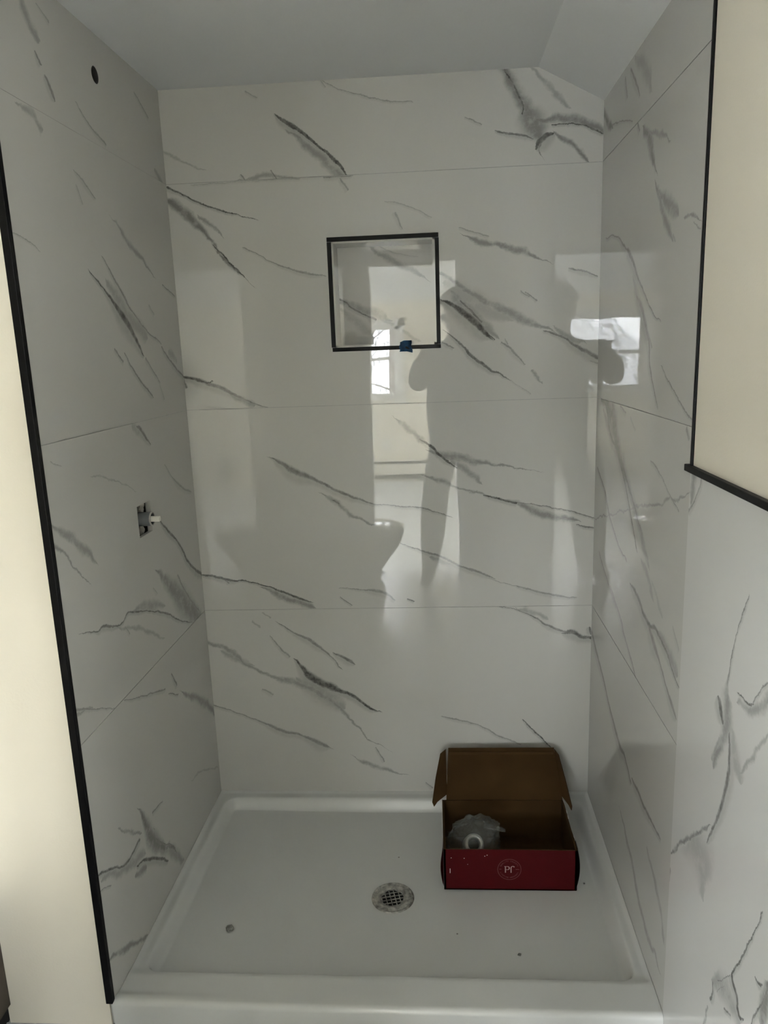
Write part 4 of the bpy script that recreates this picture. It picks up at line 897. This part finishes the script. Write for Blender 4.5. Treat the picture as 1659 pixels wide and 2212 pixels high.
# ================================================================ THINGS BEHIND THE CAMERA (seen mirrored in the tiles)
M['porcelain'] = pbsdf('white_porcelain', (.80, .80, .78), .08, nscale=4, namp=.01)
def toilet(cx, cy):
    # faces +x, tank against the left wall
    e = tag(empty('toilet', (cx, cy, 0)), 'white porcelain toilet with closed lid beside the doorway', 'toilet')
    bm = bmesh.new()
    prof = [(.0, .115, .20, -.02), (.03, .115, .20, -.02), (.08, .095, .17, -.01), (.16, .095, .165, .0), (.24, .125, .20, .02), (.32, .165, .245, .03), (.385, .185, .265, .03), (.40, .185, .265, .03)]
    rings = []
    for z, hw, hl, ox in prof:
        ring = []
        for i in range(36):
            a = 2*math.pi*i/36; c, s = math.cos(a), math.sin(a)
            l = hl*(1.0 if c > 0 else .86)
            ring.append(bm.verts.new((ox+l*math.copysign(abs(c)**.85, c), hw*math.copysign(abs(s)**.9, s), z)))
        rings.append(ring)
    for a, b in zip(rings, rings[1:]):
        for i in range(36): bm.faces.new((a[i], a[(i+1) % 36], b[(i+1) % 36], b[i]))
    bm.faces.new(rings[0][::-1]); bm.faces.new(rings[-1])
    mesh_obj('bowl', bm, M['porcelain'], e, True)
    def slab(name, z0, z1, hw, hl, ox, dome):
        bm = bmesh.new(); pts = []
        for i in range(40):
            a = 2*math.pi*i/40; c, s = math.cos(a), math.sin(a); pts.append((ox+hl*(c if c > 0 else .8*math.copysign(abs(c)**.5, c)), hw*math.copysign(abs(s)**.85, s)))
        A = [bm.verts.new((x, y, z0)) for x, y in pts]; B = [bm.verts.new((x, y, z1)) for x, y in pts]; C_ = [bm.verts.new((ox+(x-ox)*.9, y*.9, z1+dome)) for x, y in pts]
        for p, q in ((A, B), (B, C_)):
            for i in range(40): bm.faces.new((p[i], p[(i+1) % 40], q[(i+1) % 40], q[i]))
        bm.faces.new(A[::-1]); bm.faces.new(C_)
        return mesh_obj(name, bm, M['porcelain'], e, True)
    slab('seat', .401, .416, .187, .27, .03, .002); slab('lid', .418, .430, .185, .268, .03, .006)
    bm = bmesh.new(); box(bm, -.415, -.235, -.20, .20, .39, .74, .02); mesh_obj('tank', bm, M['porcelain'], e)
    bm = bmesh.new(); box(bm, -.42, -.225, -.21, .21, .74, .775, .01); mesh_obj('tank_lid', bm, M['porcelain'], e)
    bm = bmesh.new(); cyl(bm, (-.225, .14, .68), .012, .02, 'x', 16); box(bm, -.218, -.208, .07, .145, .673, .687, .003); mesh_obj('flush_lever', bm, M['chrome'], e)
    bm = bmesh.new(); box(bm, -.30, -.10, -.09, .09, .02, .40, .02); mesh_obj('pedestal', bm, M['porcelain'], e)
toilet(.225, -2.16)

# ---- the photographer
M['jeans'] = pbsdf('dark_denim', (.035, .042, .06), .8, nscale=60, namp=.25)
M['jacket'] = pbsdf('dark_jacket', (.03, .03, .033), .75, nscale=40, namp=.2)
M['skin'] = pbsdf('skin', (.55, .36, .27), .5, nscale=20, namp=.06)
M['hair'] = pbsdf('dark_hair', (.03, .022, .016), .6, nscale=120, namp=.4)
M['shoe'] = pbsdf('dark_leather_shoe', (.03, .025, .02), .5, nscale=40, namp=.2)
def skin_mesh(verts, edges, radii, root=0, sub=2):
    me = bpy.data.meshes.new('skin_frame'); me.from_pydata([Vector(v) for v in verts], edges, []); o = bpy.data.objects.new('skin_frame', me); COL.objects.link(o)
    o.modifiers.new('skin', 'SKIN'); 
    if not me.skin_vertices: me.attributes  # layer is made by the modifier
    sv = me.skin_vertices[0].data if len(me.skin_vertices) else None
    if sv is None:
        bpy.context.view_layer.objects.active = o; bpy.ops.mesh.customdata_skin_add(); sv = me.skin_vertices[0].data
    for k, r in enumerate(radii): sv[k].radius = r if isinstance(r, tuple) else (r, r); sv[k].use_root = (k == root)
    s = o.modifiers.new('sub', 'SUBSURF'); s.levels = sub; s.render_levels = sub
    dg = bpy.context.evaluated_depsgraph_get(); dg.update(); out = bpy.data.meshes.new_from_object(o.evaluated_get(dg))
    bpy.data.objects.remove(o); bpy.data.meshes.remove(me); return out
PB = Vector((.86, -2.40, 0)); SH = Vector((0, .032, 0))
person = tag(empty('person', PB), 'person in dark clothes standing in the doorway holding up a phone', 'person')
bv = [(.86, -2.40, .93), (.86, -2.40, 1.08), (.855, -2.395, 1.25), (.85, -2.39, 1.38), (.855, -2.385, 1.475), (.858, -2.375, 1.53), (.858, -2.365, 1.62), (.858, -2.37, 1.70),
      (.775, -2.40, .84), (.722, -2.37, .63), (.705, -2.36, .49), (.69, -2.39, .28), (.675, -2.41, .095), (.655, -2.33, .045), (.64, -2.255, .035),
      (.945, -2.40, .84), (.968, -2.39, .63), (.985, -2.38, .49), (1.0, -2.41, .28), (1.01, -2.43, .095), (1.03, -2.35, .045), (1.045, -2.275, .035),
      (.69, -2.39, 1.375), (.640, -2.35, 1.27), (.625, -2.29, 1.22), (.628, -2.235, 1.30), (.648, -2.198, 1.375),
      (1.01, -2.39, 1.385), (1.055, -2.34, 1.24), (1.02, -2.26, 1.16), (.92, -2.215, 1.26), (.81, -2.195, 1.36)]
be = [(0, 1), (1, 2), (2, 3), (3, 4), (4, 5), (5, 6), (6, 7), (0, 8), (8, 9), (9, 10), (10, 11), (11, 12), (12, 13), (13, 14), (0, 15), (15, 16), (16, 17), (17, 18), (18, 19), (19, 20), (20, 21),
      (3, 22), (22, 23), (23, 24), (24, 25), (25, 26), (3, 27), (27, 28), (28, 29), (29, 30), (30, 31)]
br = [(.20, .115), (.205, .108), (.20, .108), (.175, .10), .060, .062, (.082, .098), (.074, .088),
      .105, .096, .084, .076, .052, .048, .038, .105, .096, .084, .076, .045, .046, .036,
      .072, .062, .058, .050, .032, .072, .055, .047, .042, .030]
me = skin_mesh([Vector(v)-PB+(SH if k < 24 or k in (27, 28) else SH*.3) for k, v in enumerate(bv)], be, br)
for m_ in ('jacket', 'jeans', 'skin', 'shoe', 'hair'): me.materials.append(M[m_])
for p in me.polygons:
    c = p.center+PB; p.use_smooth = True
    if c.z > 1.49: p.material_index = 4 if (c.z > 1.66 or (c.y < -2.353 and c.z > 1.55)) else 2
    elif c.z < .085: p.material_index = 3
    elif c.z < .90: p.material_index = 1
    else: p.material_index = 0
o = bpy.data.objects.new('body', me); COL.objects.link(o); o.parent = person
# face features
for s in (-1, 1):
    bm = bmesh.new(); bmesh.ops.create_icosphere(bm, subdivisions=2, radius=.011, matrix=Matrix.Translation((.858+s*.031, -2.250, 1.615)))
    bmesh.ops.translate(bm, verts=bm.verts[:], vec=-PB); mesh_obj('eye', bm, M['white_trim'], person, True)
bm = bmesh.new(); bmesh.ops.create_cone(bm, cap_ends=True, segments=12, radius1=.018, radius2=.006, depth=.045, matrix=Matrix.Translation(Vector((.858, -2.240, 1.592))-PB)); mesh_obj('nose', bm, M['skin'], person, True)
bm = bmesh.new(); box(bm, .835, .881, -2.253, -2.240, 1.552, 1.562, .003); bmesh.ops.translate(bm, verts=bm.verts[:], vec=-PB); mesh_obj('mouth', bm, M['skin'], person)
for s in (-1, 1):
    bm = bmesh.new(); bmesh.ops.create_icosphere(bm, subdivisions=2, radius=.024, matrix=Matrix.Translation(Vector((.858+s*.083, -2.328, 1.605))-PB) @ Matrix.Diagonal((.4, .8, 1.2, 1)))
    mesh_obj('ear', bm, M['skin'], person, True)
bm = bmesh.new(); bmesh.ops.create_uvsphere(bm, u_segments=28, v_segments=16, radius=1)
for v in bm.verts:
    v.co = Vector((v.co.x*.098, v.co.y*.115, max(v.co.z, -.25)*.085))
box(bm, -.075, .075, .06, .185, -.018, -.008, .004)
bmesh.ops.translate(bm, verts=bm.verts[:], vec=Vector((.858, -2.340, 1.69))-PB); mesh_obj('cap', bm, M['jacket'], person, True)
# hands: palm and five fingers each, closed round the phone's edges
PHX0, PHX1, PHY, PHZ0, PHZ1 = .681, .757, -2.166, 1.300, 1.452
def hand(wrist, sgn, edge_x):
    w = Vector(wrist); palm = Vector((edge_x-sgn*(-.012), PHY-.022, w.z+.045))
    vs = [w, w.lerp(palm, .55), palm]; es = [(0, 1), (1, 2)]; rd = [.026, (.030, .018), (.032, .016)]
    for k, (dz, ln) in enumerate(((.030, .062), (.012, .070), (-.006, .066), (-.022, .054))):
        b0 = palm+Vector((sgn*.004, .002, dz)); i0 = len(vs)
        vs += [b0, b0+Vector((sgn*.010, .016, .004)), Vector((edge_x+sgn*.006, PHY+.004, b0.z+.006)), Vector((edge_x-sgn*(ln-.050), PHY+.010, b0.z+.008))]
        es += [(2, i0), (i0, i0+1), (i0+1, i0+2), (i0+2, i0+3)]; rd += [.010, .0092, .0085, .0072]
    i0 = len(vs); vs += [w.lerp(palm, .6)+Vector((-sgn*.016, -.004, .006)), w.lerp(palm, .9)+Vector((-sgn*.034, -.002, .022)), Vector((edge_x-sgn*.030, PHY-.016, w.z+.082))]
    es += [(1, i0), (i0, i0+1), (i0+1, i0+2)]; rd += [.013, .011, .0085]
    me = skin_mesh([v-PB for v in vs], es, rd, 0, 2); me.materials.append(M['skin'])
    for p in me.polygons: p.use_smooth = True
    o = bpy.data.objects.new('hand', me); COL.objects.link(o); o.parent = person
hand((.655, -2.198, 1.355), -1, PHX0); hand((.812, -2.195, 1.352), 1, PHX1)
ph_ = empty('phone', ((PHX0+PHX1)/2, PHY, PHZ0)); tag(ph_, 'black phone held up in both hands in front of the person', 'phone')
bm = bmesh.new(); box(bm, -.038, .038, -.004, .004, 0, PHZ1-PHZ0, .003); mesh_obj('case', bm, M['black'], ph_)
bm = bmesh.new(); box(bm, -.035, .035, -.0046, -.0038, .004, PHZ1-PHZ0-.004); mesh_obj('screen', bm, M['black'], ph_)
bm = bmesh.new()
for dx, dz in ((-.024, .132), (-.024, .112), (-.008, .122)): cyl(bm, (dx, .0045, dz), .007, .003, 'y', 20)
mesh_obj('lens', bm, M['steel'], ph_)

# ---- bedroom things seen through the doorway
M['heater'] = pbsdf('cream_enamel', (.74, .70, .60), .4, nscale=6, namp=.02)
he = tag(empty('baseboard_heater', (.2, BY, 0)), 'cream baseboard heater along the bedroom wall under the window', 'heater')
bm = bmesh.new(); box(bm, -1.1, .85, .002, .05, .085, .215, .004); mesh_obj('cover', bm, M['heater'], he)
bm = bmesh.new(); box(bm, -1.1, .85, .002, .065, .25, .275, .003); mesh_obj('top_rail', bm, M['heater'], he)
bm = bmesh.new(); box(bm, -1.08, .83, .002, .03, .03, .25); mesh_obj('slot_shade_box', bm, M['dark'], he)  # solid dark box; the slot's shade is put into its colour
bm = bmesh.new(); box(bm, -.25, -.20, .002, .06, .03, .27, .003); mesh_obj('joint_cover', bm, M['heater'], he)
op = tag(empty('wall_outlet', (.20, BY, .42)), 'white power outlet on the bedroom wall above the heater', 'outlet')
bm = bmesh.new(); box(bm, -.035, .035, .0005, .006, -.057, .057, .002); mesh_obj('cover_plate', bm, M['white_trim'], op)
for s in (-1, 1):
    bm = bmesh.new(); box(bm, -.016, .016, .004, .008, s*.024-.014, s*.024+.014, .003); mesh_obj('socket', bm, M['steel'], op)
# ---- outdoors
M['snow'] = pbsdf('dull_winter_ground', (.42, .40, .37), .9, nscale=1.5, namp=.3)
struct(box_obj('ground', (-14, 14, -40, BY-.14, -1.4, -1.2), M['snow']), 'winter ground outside the bedroom windows')
def mound_mat():
    m = pbsdf('snowy_dimming_mound', (.6, .6, .6), .9); nt = m.node_tree; b = nt.nodes['Principled BSDF']
    tc = nt.nodes['Texture Coordinate']; mp = nt.nodes.new('ShaderNodeMapping'); mp.inputs['Scale'].default_value = (5.5, 1.2, .55); n = nt.nodes.new('ShaderNodeTexNoise'); n.inputs['Scale'].default_value = 1.6; n.inputs['Detail'].default_value = 6; n.inputs['Roughness'].default_value = .65
    cr = nt.nodes.new('ShaderNodeValToRGB'); cr.color_ramp.elements[0].position = .38; cr.color_ramp.elements[1].position = .60; cr.color_ramp.elements[0].color = (.16, .16, .16, 1); cr.color_ramp.elements[1].color = (.80, .81, .83, 1)
    nt.links.new(tc.outputs['Object'], mp.inputs['Vector']); nt.links.new(mp.outputs[0], n.inputs['Vector']); nt.links.new(n.outputs['Fac'], cr.inputs[0]); nt.links.new(cr.outputs[0], b.inputs['Base Color']); return m
bm = bmesh.new(); gg = {}
for i in range(41):
    for j in range(25):
        x = -12+22*i/40; y = -12-22*j/24; hgt = 6.5*math.exp(-((x+1.6)/4.2)**2)*ss(-12, -30, y)  # mound added to dim the sky behind window A
        gg[i, j] = bm.verts.new((x, y, -1.25+hgt))
for i in range(40):
    for j in range(24): bm.faces.new((gg[i, j], gg[i, j+1], gg[i+1, j+1], gg[i+1, j]))
bmesh.ops.recalc_face_normals(bm, faces=bm.faces[:])
struct(mesh_obj('sky_dimming_mound', bm, mound_mat(), None, True), 'snowy wooded mound added outside to dim the sky in the bedroom window')
M['bark'] = pbsdf('grey_bark', (.10, .09, .08), .9, nscale=8, namp=.4)
rnd = random.Random(7)
bm = bmesh.new(); bmesh.ops.create_cone(bm, cap_ends=False, segments=5, radius1=.022, radius2=.006, depth=1, matrix=Matrix.Translation((0, 0, .5)))
BRANCH = bpy.data.meshes.new('branch'); bm.to_mesh(BRANCH); bm.free(); BRANCH.materials.append(M['bark'])
def tree(x, y, h):
    e = tag(empty('bare_tree', (x, y, -1.2)), 'bare winter tree outside the bedroom window', 'tree', 'bare trees outside')
    bm = bmesh.new(); cyl(bm, (0, 0, h/2), .10, h, 'z', 8, .03); mesh_obj('trunk', bm, M['bark'], e)
    for k in range(14):
        z = h*rnd.uniform(.2, .95); a = rnd.uniform(0, 6.283); ln = rnd.uniform(.6, 1.7)*(1.1-z/h*.6); d = Vector((math.cos(a), math.sin(a), rnd.uniform(.3, 1.0))).normalized()
        o = bpy.data.objects.new('branch', BRANCH); COL.objects.link(o); o.parent = e; o.location = (0, 0, z); o.rotation_mode = 'QUATERNION'; o.rotation_quaternion = Vector((0, 0, 1)).rotation_difference(d); o.scale = (1, 1, ln)
for x, y in ((-3.4, -13), (-2.2, -11.5), (-1.3, -15), (-.7, -12.2), (-.1, -14), (.3, -17), (-1.8, -19), (1.4, -13), (2.6, -15), (-4.2, -16), (3.8, -12)): tree(x, y, rnd.uniform(6, 8.5))
